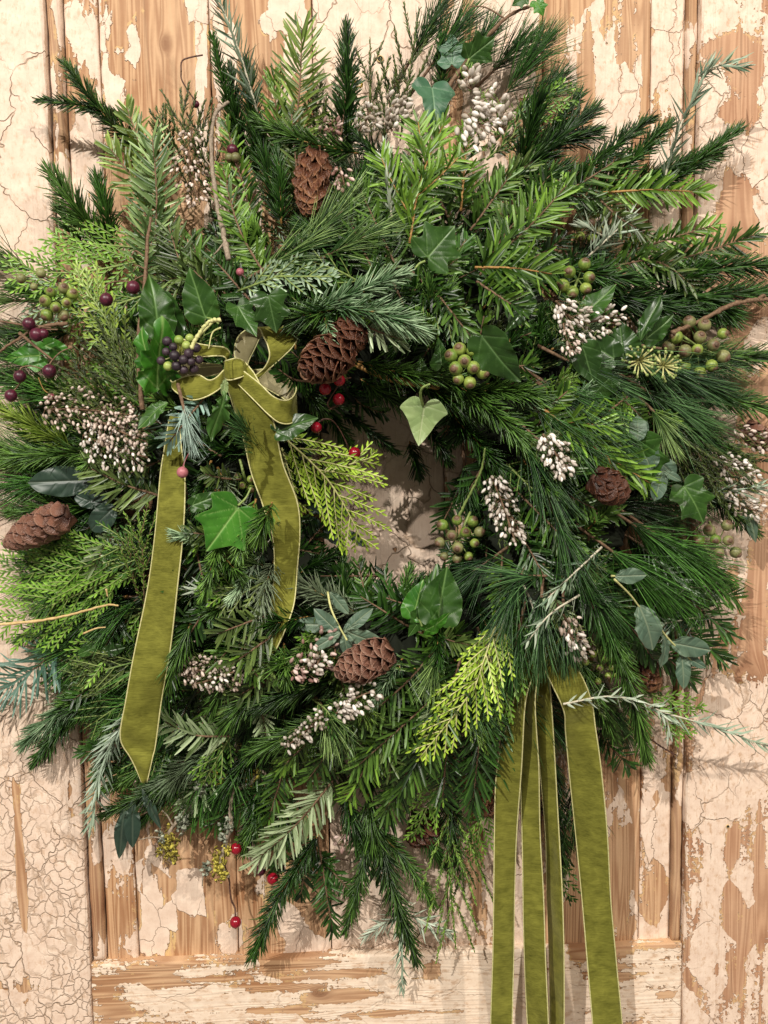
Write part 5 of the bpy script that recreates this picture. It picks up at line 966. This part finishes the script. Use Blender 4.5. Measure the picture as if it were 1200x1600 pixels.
cone('pinkish brown cone at the left edge with its tip to the left', 106, 802, 8, 852, 66, z=.040, dz=-.01, mat='cone_pink', n=70, open_=(62, 42))
cone('cone under the grey green eucalyptus leaves at the bottom', 610, 1014, 526, 1054, 66, z=.040, dz=.008, mat='cone_pink', n=68, open_=(64, 42))
cone('small brown cone below the bright fir tip at the right', 926, 744, 976, 778, 58, z=.040, dz=.012, n=54, open_=(64, 42))
cone('reddish open cone peeping out at the bottom of the wreath', 690, 1280, 640, 1314, 66, z=-.016, mat='cone_brown', n=40, open_=(72, 50))
cone('dark red cone behind the left ribbon length', 740, 1245, 790, 1262, 62, z=-.02, mat='cone_red', n=40, open_=(70, 50))
cone('dark red cone behind the spruce tail, lower right', 1000, 1035, 1022, 1075, 56, z=-.004, mat='cone_red', n=40, open_=(66, 45))
cone('pale cone at the right edge among the heather', 1165, 665, 1200, 700, 46, z=-.0, mat='cone_pink', n=40, open_=(66, 45))

# ------------------------------------------------------------------ berries
def ball(name, mats, seg=16, rings=10, squash=1.0, dent=0.0, capt=None):
    th = np.linspace(0, 2*np.pi, seg, endpoint=False); ph = np.linspace(0, np.pi, rings+1)
    V = [(math.sin(p)*math.cos(t), math.sin(p)*math.sin(t), math.cos(p)*squash-dent*max(0, math.cos(p))**8) for p in ph[1:-1] for t in th]
    V += [(0, 0, squash-dent), (0, 0, -squash)]
    q = [[i*seg+j, (i+1)*seg+j, (i+1)*seg+(j+1) % seg, i*seg+(j+1) % seg] for i in range(rings-2) for j in range(seg)]
    a, b = (rings-1)*seg, (rings-1)*seg+1
    tr = [[j, (j+1) % seg, a] for j in range(seg)]+[[(rings-2)*seg+(j+1) % seg, (rings-2)*seg+j, b] for j in range(seg)]
    z = np.array(V)[:, 2]
    return mesh_np(name, np.array(V), [np.array(q), np.array(tr)], {'tint': (z+1)/2}, mats=mats)
def berrymat(name, c1, c2, rough=.25, spec=.5, sc=3, top=None):
    t = NT(name); co = t.n('ShaderNodeTexCoord').outputs['Object']; nz = t.noise(co, sc, 4).outputs['Fac']; rnd = t.n('ShaderNodeObjectInfo').outputs['Random']
    f = t.math('ADD', t.ramp(nz, .35, .65), t.math('MULTIPLY', t.math('SUBTRACT', rnd, .5), 1.0), clamp=True)
    col = t.mix(f, c1, c2)
    if top: col = t.mix(t.ramp(t.math('ADD', t.attr('tint').outputs['Fac'], t.math('MULTIPLY', t.math('SUBTRACT', nz, .5), .3)), .84, .93, 0, .85), col, top)
    p = t.n('ShaderNodeBsdfPrincipled', {'Base Color': col, 'Roughness': rough, 'Specular IOR Level': spec}); MAT[name] = t.done(p)
berrymat('berry_red', (.19, .004, .014), (.36, .010, .026), .22); berrymat('berry_wine', (.03, .005, .014), (.10, .012, .03), .38); berrymat('berry_pink', (.30, .07, .10), (.46, .16, .18), .45)
berrymat('ivy_green_b', (.12, .20, .03), (.28, .36, .07), .45, top=(.16, .075, .05)); berrymat('ivy_brown_b', (.13, .13, .05), (.25, .26, .10), .5, top=(.17, .08, .055)); berrymat('ivy_black_b', (.018, .012, .018), (.06, .035, .05), .5)
berrymat('cap_brown', (.08, .045, .025), (.17, .10, .06), .6); berrymat('berry_lime', (.22, .32, .06), (.38, .46, .12), .45)
BM_ = {k: ball('berry', (MAT[k],)) for k in ('berry_red', 'berry_wine', 'berry_pink', 'ivy_green_b', 'ivy_brown_b', 'ivy_black_b', 'berry_lime')}
CAPM = ball('cap', (MAT['cap_brown'],), 10, 5, .45); CALM = ball('calyx', (MAT['bark_dark'],), 7, 4, .8)
def set_ball(par, me, p, r, d, nm='berry', cap=None, cr=.5):
    og = ORI[par.name]; q = Vector(d).to_track_quat('Z', 'Y'); o = link(nm, me, par)
    o.matrix_basis = Matrix.Translation(Vector(np.asarray(p)-og)) @ q.to_matrix().to_4x4() @ Matrix.Diagonal((r, r, r, 1))
    if cap:
        c = link(cap.name.split('.')[0], cap, o); c.matrix_basis = Matrix.Translation((0, 0, .93)) @ Matrix.Diagonal((cr, cr, cr, 1))
    return o
def cluster(label, cx, cy, rpx, n, br, kinds, z=.03, stem=None, seed=0, cap=True, pts=None, smat='stem_green'):
    rg = np.random.default_rng(3000+seed); c0 = P(cx, cy, H(cx, cy)+z-.012)
    t = thing('ivy_berries', c0, label, 'ivy berries'); s = .00053
    g = Geo(); tube(g, catmull([P(*(stem or (cx-10, cy-40)), H(cx, cy)+z-.004), P((cx+(stem or (cx-10, cy-40))[0])/2, (cy+(stem or (cx-10, cy-40))[1])/2, H(cx, cy)+z), c0], 10), .0012, 6)
    placed = []
    for i in range(400):
        if len(placed) >= n: break
        a, rr = rg.uniform(0, 2*np.pi), rpx*math.sqrt(rg.random()); 
        x, y = cx+rr*math.cos(a), cy+rr*math.sin(a)*.9; hh = math.sqrt(max(0, 1-(rr/rpx/1.15)**2))*rpx*s*.9
        if any(math.hypot(x-p[0], y-p[1]) < br*1.55 for p in placed): continue
        placed.append((x, y, hh))
    for x, y, hh in placed:
        p = P(x, y, H(cx, cy)+z-.010+hh); d = nrm(p-c0+np.array([0, -.006, 0])); k = kinds[int(rg.integers(len(kinds)))]
        r = br*s*rg.uniform(.76, 1.02)
        set_ball(t, BM_[k], p, r, d+rg.normal(0, .15, 3), cap=CAPM if cap and k != 'ivy_black_b' else None, cr=.42)
        tube(g, np.array([c0, p-d*r]), .0005, 4)
    g.part('stalks', MAT[smat], t); return t
cluster('cluster of plain green ivy berries with brown tops, left of the dark glossy leaf', 730, 572, 32, 11, 10.5, ['ivy_green_b'], .040, seed=1, stem=(745, 540))
cluster('cluster of big green ivy berries above the large white heather', 903, 436, 28, 8, 11.5, ['ivy_green_b'], .026, seed=2, stem=(890, 470))
cluster('brown capped ivy berries by the curved twig at the right', 1090, 542, 46, 17, 12, ['ivy_brown_b', 'ivy_green_b'], .026, seed=3, stem=(1060, 520))
cluster('green berries with dark caps at the right edge of the opening', 716, 842, 38, 14, 9.5, ['ivy_green_b', 'ivy_green_b', 'ivy_brown_b'], .030, seed=4, stem=(735, 800))
cluster('brown ivy berries at the right edge under the ivy leaf', 1122, 846, 34, 11, 11.5, ['ivy_brown_b', 'ivy_brown_b', 'ivy_green_b'], .014, seed=5, stem=(1108, 815))
cluster('olive and brown ivy berries in the cypress at the left', 88, 470, 30, 9, 10, ['ivy_brown_b', 'ivy_green_b'], .046, seed=6, stem=(110, 505))
cluster('black and green ivy berries on a pale stalk beside the bow', 282, 554, 33, 20, 7.8, ['ivy_black_b', 'ivy_black_b', 'berry_lime'], .062, seed=7, cap=False, stem=(335, 500), smat='stem_yellow')
cluster('shaded ivy berries under the fir at the upper right', 918, 352, 26, 7, 11, ['ivy_brown_b', 'ivy_green_b'], .0, seed=8)
cluster('small green berries behind the white heather above the ribbons', 940, 1040, 30, 10, 7, ['ivy_green_b'], .012, seed=9)
cluster('few green berries low in the sprigs between the bow tails', 385, 758, 20, 5, 7, ['ivy_green_b'], .0, seed=10, cap=False)
def umbel(par, cx, cy, rpx, z, tilt):
    c = P(cx, cy, H(cx, cy)+z); g, gb = Geo(), Geo(); rg = np.random.default_rng(int(cx)); s = .00053
    for i in range(20):
        a = i*GA; e = .35+.65*((i+.5)/20)**.5; d = np.array([math.cos(a)*e, -math.sqrt(max(.02, 1.05-e*e)), math.sin(a)*e]); d = nrm(d+np.array([tilt, 0, 0]))
        p = c+d*rpx*s*rg.uniform(.9, 1.1); tube(g, np.array([c, (c+p)/2+rg.normal(0, .0004, 3), p]), [.0006, .0006, .0009], 5)
        th = .0014; tube(gb, np.array([p-d*th, p, p+d*th*.6, p+d*th]), [.0007, .0015, .0013, .0004], 6)
    tube(g, np.array([c, c+np.array([-.004, .012, .01])]), .0012, 6)
    o = g.part('rays', MAT['stem_yellow'], par); gb.part('buds', MAT['stem_green'], o, kind='stuff')
t = thing('ivy_flower', P(1000, 570, .11), 'starry yellow ivy flower heads beside the brown capped berries', 'ivy flower')
umbel(t, 998, 564, 28, .044, -.1); umbel(t, 1036, 572, 26, .040, .1)
def berries(label, lst, stems, cat='berries', name='berry_sprig', mat='berry_wine', z=.05, sm='bark_dark', sr=.0006, dirn=(0, -.3, -1), d=None, group=None, drs=None):
    x, y = lst[0][:2]; dd = lambda a, b: (H(a, b)+z if d is None else d); t = thing(name, P(x, y, dd(x, y)), label, cat, group)
    for k, b in enumerate(lst):
        dv = drs[k] if drs else dirn
        set_ball(t, BM_[b[3] if len(b) > 3 else mat], P(b[0], b[1], dd(b[0], b[1])), b[2]*.00053, dv, cap=CALM, cr=.22)
    for s in stems:
        W = [P(p[0], p[1], dd(p[0], p[1])-(.004 if k < len(s)-1 else .0)) for k, p in enumerate(s)]
        g = Geo(); tube(g, catmull(W, 12), sr, 6); g.part('stalk', MAT[sm], t)
    return t
berries('three dark red berries below the broad open cone', [(530, 594, 9), (508, 608, 9), (529, 624, 9)], [[(548, 590), (538, 592)], [(520, 640), (512, 630), (530, 600)], [(515, 640), (527, 632)]], mat='berry_red', z=.050)
berries('two dark red berries on a twig above the lime cypress', [(494, 668, 9), (554, 708, 10)], [[(496, 660), (515, 655), (530, 670), (545, 700)], [(494, 662), (505, 655), (515, 655)]], mat='berry_red', z=.036)
berries('dark crab apple and red one on an arching stalk beside the bare twig', [(208, 449, 10.5), (166, 468, 10.5)], [[(225, 430), (212, 436), (207, 442)], [(205, 440), (180, 440), (166, 446), (165, 458)]], 'crab apples', 'crab_apple_sprig', z=.055, sm='bark_brown')
berries('two wine red crab apples close together on the left twig', [(45, 506, 10.5), (57, 523, 11), (68, 521, 8)], [[(80, 512), (60, 510), (45, 500)], [(90, 515), (70, 515), (57, 520)]], 'crab apples', 'crab_apple_sprig', z=.05, sm='bark_brown')
berries('three dark crab apples on thin forked stalks at the left', [(77, 580, 11), (31, 588, 10), (17, 618, 10)], [[(115, 542), (95, 550), (80, 565), (77, 572)], [(70, 578), (50, 572), (34, 574), (30, 582)], [(32, 598), (24, 608), (18, 612)]], 'crab apples', 'crab_apple_sprig', z=.05, sm='bark_brown')
berries('single pink berry hanging on the left ribbon tail', [(285, 738, 8.5)], [[(300, 700), (290, 718), (286, 730)]], 'berry', 'berry', 'berry_pink', .042, 'berry_pink', .0005)
berries('small faded pink berry above the pinkish heather at the left', [(80, 620, 6)], [[(60, 590), (68, 608), (78, 616)]], 'berry', 'berry', 'berry_pink', .04, 'bark_orange', .0004)
berries('bright red berry hanging in front of the door gap, upper of two', [(369, 1326, 10.5)], [[(366, 1268), (368, 1290), (369, 1305), (369, 1318)]], 'berry', 'berry', 'berry_red', d=.03, sr=.0009, dirn=(0, -.25, -1))
berries('bright red berry on a thin kinked stalk, lowest of all', [(368, 1441, 10.5)], [[(350, 1362), (358, 1374), (359, 1390), (362, 1408), (367, 1418), (368, 1432)], [(352, 1330), (350, 1345), (354, 1362), (358, 1374)]], 'berry', 'berry', 'berry_red', d=.022, sr=.0009)
berries('pair of red berries beside the silvery fir tip at the bottom', [(426, 1373, 10.5), (407, 1360, 9.5, 'berry_wine')], [[(442, 1355), (436, 1366), (432, 1372)], [(420, 1350), (410, 1352)]], 'berries', 'berry_sprig', 'berry_red', d=.030)
berries('red berry deep in the sprigs right of the ribbon point', [(302, 1195, 8.5)], [[(312, 1180), (304, 1190)]], 'berry', 'berry', 'berry_red', .0)
berries('dry brown rosehips on the cypress at the upper left', [(64, 427, 8, 'ivy_brown_b'), (33, 435, 8, 'ivy_brown_b'), (53, 448, 6, 'ivy_brown_b')], [[(80, 440), (66, 434)], [(60, 445), (40, 440)]], 'dry berries', 'dry_berries', z=.04)
berries('dark wrinkled berries near the top of the bare twig', [(363, 234, 9, 'berry_wine'), (368, 246, 8, 'ivy_brown_b'), (358, 246, 7, 'ivy_brown_b')], [[(372, 265), (366, 250)]], 'dry berries', 'dry_berries', z=.024)
berries('small dark berry on the thin wiry stalk at the top left', [(306, 163, 6)], [[(283, 112), (284, 125), (296, 145), (306, 158)], [(317, 86), (296, 90), (284, 96), (283, 112)]], 'berry', 'berry_sprig', z=.0, d=.035, sr=.0007)
berries('dark red berry glimpsed behind the two middle ribbon lengths', [(846, 1268, 8)], [[(846, 1250), (846, 1262)]], 'berry', 'berry', 'berry_wine', d=.02)
berries('small brown bud above the bow on the fir', [(375, 425, 6, 'berry_pink')], [[(385, 435), (377, 428)]], 'bud', 'bud', z=.04)

# ------------------------------------------------------------------ heather flowers
BELL = None
def bells(label, spine, half, n, mat='petal_white', z=.034, size=1.0, green='heath_green', stems=True, seed=0):
    n = int(n*1.35); rg = np.random.default_rng(5000+seed); sp = np.array(spine, float)
    t = thing('heather_spray', P(sp[0][0], sp[0][1], H(sp[0][0], sp[0][1])+z-.01), label, 'heather')
    c = catmull([P(x, y, H(x, y)+z) for x, y in spine], 24); g = Geo(); gl = Geo()
    T, N, B = frames(c); k = np.minimum((rg.random(n)*23).astype(int), 22)
    w = half*.00053*(np.sin(np.pi*(.12+.8*k/23))**.6); off = rg.uniform(-1, 1, n)
    base = c[k]+T[k]*rg.uniform(0, .004, n)[:, None]+B[k]*(off*w)[:, None]+N[k]*(rg.uniform(-.004, .007, n)*(1-.5*off**2))[:, None]
    d = nrm(T[k]*.7+B[k]*off[:, None]*.8+N[k]*rg.uniform(.1, .9, n)[:, None]+np.array([0, 0, -.35])+rg.normal(0, .3, (n, 3)))
    s = np.array([0, .25, .6, .88, 1.0]); r = np.array([.35, .95, 1.0, .62, .35]); seg = 6; th = np.linspace(0, 2*np.pi, seg, endpoint=False)
    L = .0043*size**.6*rg.uniform(.75, 1.2, n); R = .00122*size**.6*rg.uniform(.85, 1.2, n)
    X = nrm(np.cross(d, [.2, .5, .83])); Y = np.cross(d, X)
    V = base[:, None, None]+d[:, None, None]*(s[None, :, None, None]*L[:, None, None, None])+(R[:, None]*r[None])[:, :, None, None]*(np.cos(th)[None, None, :, None]*X[:, None, None]+np.sin(th)[None, None, :, None]*Y[:, None, None])
    o = (np.arange(n)*30)[:, None, None]; i = (np.arange(4)*seg)[None, :, None]; j = np.arange(seg)[None, None]; kk = (j+1) % seg
    q = np.stack([o+i+j, o+i+kk, o+i+seg+kk, o+i+seg+j], -1).reshape(-1, 4)
    e = (np.arange(n)*30)[:, None]+24+np.arange(6)[None]
    g.add(V.reshape(-1, 3), [q, e], np.repeat(rg.random(n), 30))
    gs = Geo(); tube(gs, c, .0008, 5)
    for a in range(0, n, 3): tube(gs, np.array([c[max(0, k[a]-2)], base[a]]), .00035, 3, cap=False)
    m = n*2; k2 = np.minimum((rg.random(m)*23).astype(int), 22)
    b2 = c[k2]+B[k2]*(rg.uniform(-1.2, 1.2, m)*half*.0005)[:, None]+N[k2]*rg.uniform(-.004, .003, m)[:, None]
    blades(gl, b2, T[k2]+rg.normal(0, .5, (m, 3)), N[k2]+rg.normal(0, .2, (m, 3)), .0048, .0009, 0, rg.uniform(.4, 1, m), 'round')
    gs.part('stem', MAT['bark_brown'], t); gl.part('leaves', MAT[green], t, kind='stuff'); g.part('flowers', MAT[mat], t, kind='stuff')
    return t
bells('tall spray of dull buff heather left of the bare twig', [(300, 200), (296, 260), (312, 320)], 26, 60, 'petal_buff', .030, seed=1)
bells('pale pinkish heather spray standing at the top centre', [(612, 205), (608, 178), (625, 150)], 26, 40, 'petal_white', .036, 1.8, seed=2); bells('pale heather bells left of the top centre spray', [(560, 205), (572, 188), (585, 165)], 16, 22, 'petal_white', .028, 1.25, seed=21)
bells('fresh white heather with green tips at the top right', [(725, 175), (745, 190), (775, 215)], 40, 40, 'petal_white', .050, 2.3, 'heath_fresh', seed=3); bells('short upright white heather beside the top ivy leaf', [(736, 140), (732, 120), (730, 104)], 14, 14, 'petal_white', .050, 2.2, 'heath_fresh', seed=4)
bells('upper arm of the fresh white heather at the top right', [(790, 205), (775, 175), (762, 140)], 26, 24, 'petal_white', .050, 2.2, 'heath_fresh', seed=41)
bells('tiny pink heather tuft right of the upright cone', [(532, 262), (538, 290)], 14, 14, 'petal_pink', .040, 1.3, seed=5); bells('dark pink heather in the shade left of the top centre', [(500, 215), (530, 200)], 20, 22, 'petal_pink', .016, 1.2, seed=22)
bells('large white heather spray below the big green berries', [(868, 470), (905, 505), (965, 490)], 24, 84, 'petal_white', .040, 1.25, seed=6); bells('hanging end of the large white heather spray', [(880, 505), (885, 530), (895, 545)], 16, 26, 'petal_buff', .036, 1.0, seed=7)
bells('short fat white heather spike in the dark pine', [(848, 678), (866, 705), (884, 738)], 20, 70, 'petal_white', .044, 1.2, seed=8); bells('long white heather spike beside the opening', [(768, 745), (786, 790), (806, 848)], 22, 86, 'petal_white', .036, 1.15, seed=9)
bells('dense pinkish heather at the left, upper mass', [(70, 640), (130, 640), (215, 650)], 34, 100, 'petal_buff', .046, 1.05, seed=10); bells('dense white heather at the left, lower mass', [(130, 680), (165, 695), (230, 715)], 32, 84, 'petal_white', .046, 1.1, seed=11)
bells('buff heather in the middle of the left mass', [(150, 655), (190, 675), (228, 690)], 30, 60, 'petal_buff', .05, 1.1, seed=12)
bells('brown and white heather low between ribbon tail and bottom cone', [(285, 1045), (325, 1050), (375, 1060)], 26, 110, 'petal_buff', .026, 1.0, seed=13); bells('white specks of heather lowest on the brown spray', [(300, 1070), (330, 1062), (365, 1050)], 14, 24, 'petal_white', .034, 1.0, seed=23)
bells('open pink and white heather left of the eucalyptus', [(455, 1050), (485, 1035), (520, 990)], 30, 40, 'petal_pink', .034, 1.4, seed=14); bells('white bells between pink heather and cone', [(490, 1050), (505, 1020)], 18, 16, 'petal_white', .04, 1.4, seed=24)
bells('thick end of the slanting white heather below the cone', [(525, 1115), (548, 1095), (585, 1078)], 20, 50, 'petal_white', .040, 1.45, seed=15); bells('thin tail of the slanting white heather', [(446, 1168), (478, 1142), (505, 1115)], 14, 40, 'petal_white', .036, 1.25, seed=16)
bells('white heather above the widest ribbon length', [(888, 985), (898, 1005), (915, 1020)], 18, 26, 'petal_white', .044, 1.3, seed=17); bells('buff heather behind the needles above the ribbons', [(880, 960), (895, 985)], 16, 20, 'petal_buff', .036, 1.2, seed=25)
bells('white heather at the right edge, upper spray', [(1120, 715), (1150, 735), (1175, 745)], 24, 50, 'petal_white', .018, 1.1, seed=18); bells('white heather at the right edge, lower spray', [(1135, 760), (1160, 790), (1190, 800)], 18, 36, 'petal_white', .016, 1.1, seed=19)
bells('buff heather by the pale cone at the right edge', [(1150, 670), (1180, 690), (1200, 690)], 16, 26, 'petal_buff', .012, 1.2, seed=26)
bells('faint pink heather hanging in the bottom sprigs', [(540, 1280), (545, 1300), (530, 1320)], 12, 12, 'petal_pink', .006, 1.3, seed=20)

# ------------------------------------------------------------------ rosemary, bare twigs, lichen, straw
def rose(label, bx, by, tx, ty, w, **kw): return sprig('rosemary', bx, by, tx, ty, w, kw.pop('col', 'rosemary'), thing_label=label, cat='rosemary', **kw)
rose('rosemary sprig reaching up at the top left corner', 402, 175, 338, -12, 52, z=.004, d0=.05, d1=.05, bend=4)
rose('grey rosemary sprig curving up at the upper right', 1035, 290, 1108, 105, 44, d0=.05, d1=.055, bend=-8, col='rosemary'); rose('tip of the upper right rosemary bent over to the right', 1088, 120, 1160, 104, 40, d0=.055, d1=.05, bend=-10)
rose('short pale rosemary sprig upright in the middle top', 612, 340, 602, 225, 34, z=.044, col='rosemary_pale'); rose('tangled dry rosemary in shadow at the upper right', 920, 400, 985, 340, 50, z=.014, col='rosemary_pale')
rose('dry rosemary tangle beside the shaded berries', 960, 380, 910, 350, 44, z=.012, col='rosemary_pale'); rose('long pale rosemary branch reaching out to the right edge', 1000, 1104, 1210, 1170, 36, d0=.075, d1=.05, bend=-4, col='rosemary', dens=.6, stem='bark_pale')
rose('pale rosemary stem crossing the widest ribbon', 880, 1100, 1030, 1104, 28, d0=.115, d1=.08, bend=-14, col='rosemary_pale', dens=.5, stem='bark_pale')
rose('drooping end of the pale rosemary branch', 1025, 1106, 1045, 1155, 30, d0=.08, d1=.06, bend=-8, col='rosemary_pale', dens=.7)
rose('rosemary stem with a bare pale tip above the ribbons', 905, 930, 826, 1000, 34, z=.05, bend=8, col='rosemary_pale', dens=.5, stem='bark_pale'); rose('bare pale rosemary stem slanting through the pine', 940, 855, 850, 940, 34, z=.045, col='rosemary', dens=.5, stem='bark_pale')
rose('rosemary sprig lying on the pine at the right', 1140, 920, 1010, 915, 46, z=.018, col='rosemary_pale', dens=.8); rose('rosemary among the leaves at the lower right', 1110, 960, 1010, 980, 46, z=.014)
rose('rosemary over the lower right eucalyptus', 1000, 850, 1080, 930, 40, z=.024, dens=.7); rose('rosemary hanging at the lower left door gap', 180, 1140, 142, 1292, 44, d0=.05, d1=.03, bend=6)
rose('second rosemary sprig hanging at the lower left', 210, 1100, 155, 1190, 40, d0=.06, d1=.04); rose('grey rosemary behind the hanging spruce tails', 650, 1410, 572, 1462, 40, d0=.03, d1=.02, col='rosemary_pale')
rose('rosemary tip pointing right at the bottom', 640, 1430, 700, 1456, 38, d0=.03, d1=.02, col='rosemary_pale'); rose('lowest rosemary sprig hanging over the rail', 626, 1400, 628, 1545, 30, d0=.035, d1=.02, dens=.8)
rose('rosemary at the right edge under the heather', 1090, 775, 1190, 760, 44, z=.01, col='rosemary')
def bare(label, pts, r, mat='bark_grey', z=.03, forks=(), cat='twig', name='bare_twig', d=None, taper=.6):
    W = [P(p[0], p[1], (H(p[0], p[1])+z if d is None else d)+(p[2] if len(p) > 2 else 0)) for p in pts]
    t = thing(name, W[0], label, cat); g = Geo(); c = catmull(W, 40); rg = np.random.default_rng(int(abs(pts[0][0])))
    rr = np.linspace(r, r*taper, 40)*(1+.12*rg.normal(0, 1, 40)); c = c+rg.normal(0, r*.12, c.shape); tube(g, c, rr, 8, .5); g.part('stem', MAT[mat], t)
    for f in forks:
        W = [P(p[0], p[1], (H(p[0], p[1])+z if d is None else d)+(p[2] if len(p) > 2 else 0)) for p in f[0]]
        g = Geo(); tube(g, catmull(W, 14), np.linspace(f[1], f[1]*.5, 14), 6); g.part('side_shoot', MAT[mat], t)
    return t
bare('thick grey bare twig curving up at the upper left', [(357, 405), (348, 360), (336, 300), (330, 230), (336, 180), (358, 158)], .0022, 'bark_grey', .034, [([(334, 265), (322, 250), (318, 238)], .0008), ([(350, 380), (340, 392), (334, 398)], .001)])
bare('dark upright stem beside the wavy leaf at the left', [(222, 640), (216, 540), (226, 440), (230, 380), (236, 340)], .0019, 'bark_brown', .050, [([(224, 400), (212, 392), (205, 400)], .0008), ([(226, 420), (214, 415), (208, 425)], .0007)])
bare('curved bare twig sticking out at the right edge', [(1050, 520), (1090, 503), (1140, 478), (1185, 468), (1215, 470)], .0021, 'bark_brown', .03, [([(1185, 468), (1192, 462), (1196, 463)], .0022)], taper=.8)
bare('brown twig with crab apples at the left edge', [(105, 505), (60, 512), (20, 535), (-10, 556)], .0016, 'bark_brown', .045, [([(60, 512), (20, 505), (-10, 500)], .0012), ([(30, 520), (60, 545), (82, 562)], .0016)])
bare('greenish stem with ivy at the top', [(640, 225), (690, 150), (745, 75), (800, 22), (850, 5)], .0019, 'bark_brown', .022, [([(790, 30), (760, 12), (735, 10)], .0008), ([(665, 190), (650, 215), (640, 235)], .0024)])
bare('pale straw stem lying across at the left', [(-5, 976), (60, 970), (120, 958), (165, 946), (185, 946)], .0014, 'straw', .036, [([(130, 990), (150, 982), (165, 980)], .0010), ([(166, 920), (168, 932)], .0010)], 'straw', 'straw_stem')
bare('pale green berry stalk arching above the bow', [(298, 545), (312, 520), (328, 502), (345, 500)], .0016, 'stem_yellow', .070, [([(345, 512), (332, 520), (326, 545)], .0008)], 'stalk', 'stalk', taper=.9)
bare('dark stem behind the lower right berries', [(970, 1110), (955, 1080), (940, 1050)], .0024, 'bark_grey', .004); bare('thin twig end beyond the spruce tail at the lower right', [(1010, 1150), (1035, 1168), (1058, 1180)], .0009, 'bark_dark', d=.03, forks=[([(1048, 1175), (1056, 1186)], .0008)])
bare('thin brown twig hooked up beside the opening', [(640, 1480), (690, 1410), (700, 1370), (700, 1340)], .0007, 'bark_dark', d=.02, forks=[([(500, 1345), (520, 1340), (545, 1345)], .0008)])
bare('young lime shoot rising beside the opening', [(716, 808), (735, 770), (752, 735), (758, 700)], .0013, 'stem_green', .03)
bare('fine wiry stem against the boards at the upper left', [(166, 333), (190, 337), (215, 345)], .0008, 'bark_dark', d=.03)

def lichen_twig(label, pts, spots, r=.0024, d=.035, forks=()):
    t = bare(label, pts, r, 'bark_grey', d=d, forks=forks, cat='lichen twig', name='lichen_twig'); rg = np.random.default_rng(int(pts[0][1]))
    for nm, m in (('yellow_lichen', 'lichen_yellow'), ('grey_lichen', 'lichen_grey')):
        g = Geo()
        for x, y, rad, n, kind in spots:
            if kind != nm: continue
            for i in range(int(n*2.4)):
                c = P(x+rg.normal(0, rad*.45), y+rg.normal(0, rad*.85), d+rg.uniform(-.003, .004)); s = rg.uniform(.0009, .0027)
                th = np.linspace(0, 2*np.pi, 7, endpoint=False); nn = nrm(VIEW+rg.normal(0, .6, 3)); X = nrm(np.cross(nn, [0, .1, 1])); Y = np.cross(nn, X)
                rim = [c+s*(math.cos(a)*X+math.sin(a)*Y)*rg.uniform(.35, 1.4)+nn*s*rg.uniform(-.1, .35) for a in th]
                g.add(np.array([c]+rim+[c-nn*s*.3]), [np.array([[0, 1+k, 1+(k+1) % 7] for k in range(7)]+[[8, 1+(k+1) % 7, 1+k] for k in range(7)])], rg.random())
        if g.n: g.part(nm, MAT[m], t, kind='stuff')
foliage('lichen_yellow', (.30, .24, .03), (.66, .58, .10), tr=0, rough=.8); foliage('lichen_grey', (.24, .27, .20), (.50, .54, .42), tr=0, rough=.85)
YL, GL = 'yellow_lichen', 'grey_lichen'
lichen_twig('twig crusted with yellow lichen hanging furthest left', [(318, 1225), (300, 1255), (275, 1285), (258, 1312)], [(262, 1318, 14, 46, YL), (272, 1335, 8, 20, YL), (252, 1310, 8, 14, GL), (285, 1280, 12, 30, GL), (300, 1250, 10, 20, GL), (250, 1330, 6, 8, YL)],
    forks=[([(270, 1290), (262, 1275), (252, 1265)], .001), ([(255, 1310), (238, 1308), (218, 1312)], .0009), ([(272, 1320), (274, 1345)], .0009), ([(258, 1325), (244, 1345)], .0008)])
lichen_twig('twig crusted with yellow lichen above the red berry', [(372, 1150), (368, 1200), (360, 1260), (362, 1300)], [(350, 1222, 9, 24, YL), (338, 1215, 8, 14, YL), (355, 1232, 6, 14, YL), (315, 1225, 12, 22, GL), (358, 1290, 8, 14, GL), (378, 1170, 7, 26, YL), (374, 1200, 7, 20, YL)], d=.05,
    forks=[([(360, 1240), (345, 1220), (320, 1228)], .0012)])
lichen_twig('lichen covered twig end left of the lowest berries', [(362, 1280), (352, 1320), (345, 1350), (358, 1370)], [(342, 1350, 12, 44, YL), (348, 1368, 7, 16, YL), (322, 1355, 7, 14, GL), (350, 1305, 8, 16, GL), (355, 1330, 6, 12, YL)], d=.034,
    forks=[([(330, 1350), (318, 1368), (316, 1384)], .0012)])
lichen_twig('lichen crusted side shoot in the shade', [(374, 1230), (392, 1222), (405, 1205), (416, 1210)], [(388, 1215, 9, 26, YL), (402, 1206, 6, 14, YL)], d=.05)
# little brass tab of the hanging hook at the top
t = thing('brass_eyelet', P(560, 131, .035), 'small brass yellow eyelet on the painted board at the top', 'eyelet'); g = Geo(); c = P(559, 132, .03); th = np.linspace(0, 2*np.pi, 15)
tube(g, c+.0038*np.stack([np.cos(th), 0*th, np.sin(th)*.7], -1), .0011, 6, cap=False); tt_ = NT('brass'); MAT['brass'] = tt_.done(tt_.n('ShaderNodeBsdfPrincipled', {'Base Color': (.75, .52, .10, 1), 'Metallic': .8, 'Roughness': .35})); g.part('ring', MAT['brass'], t)
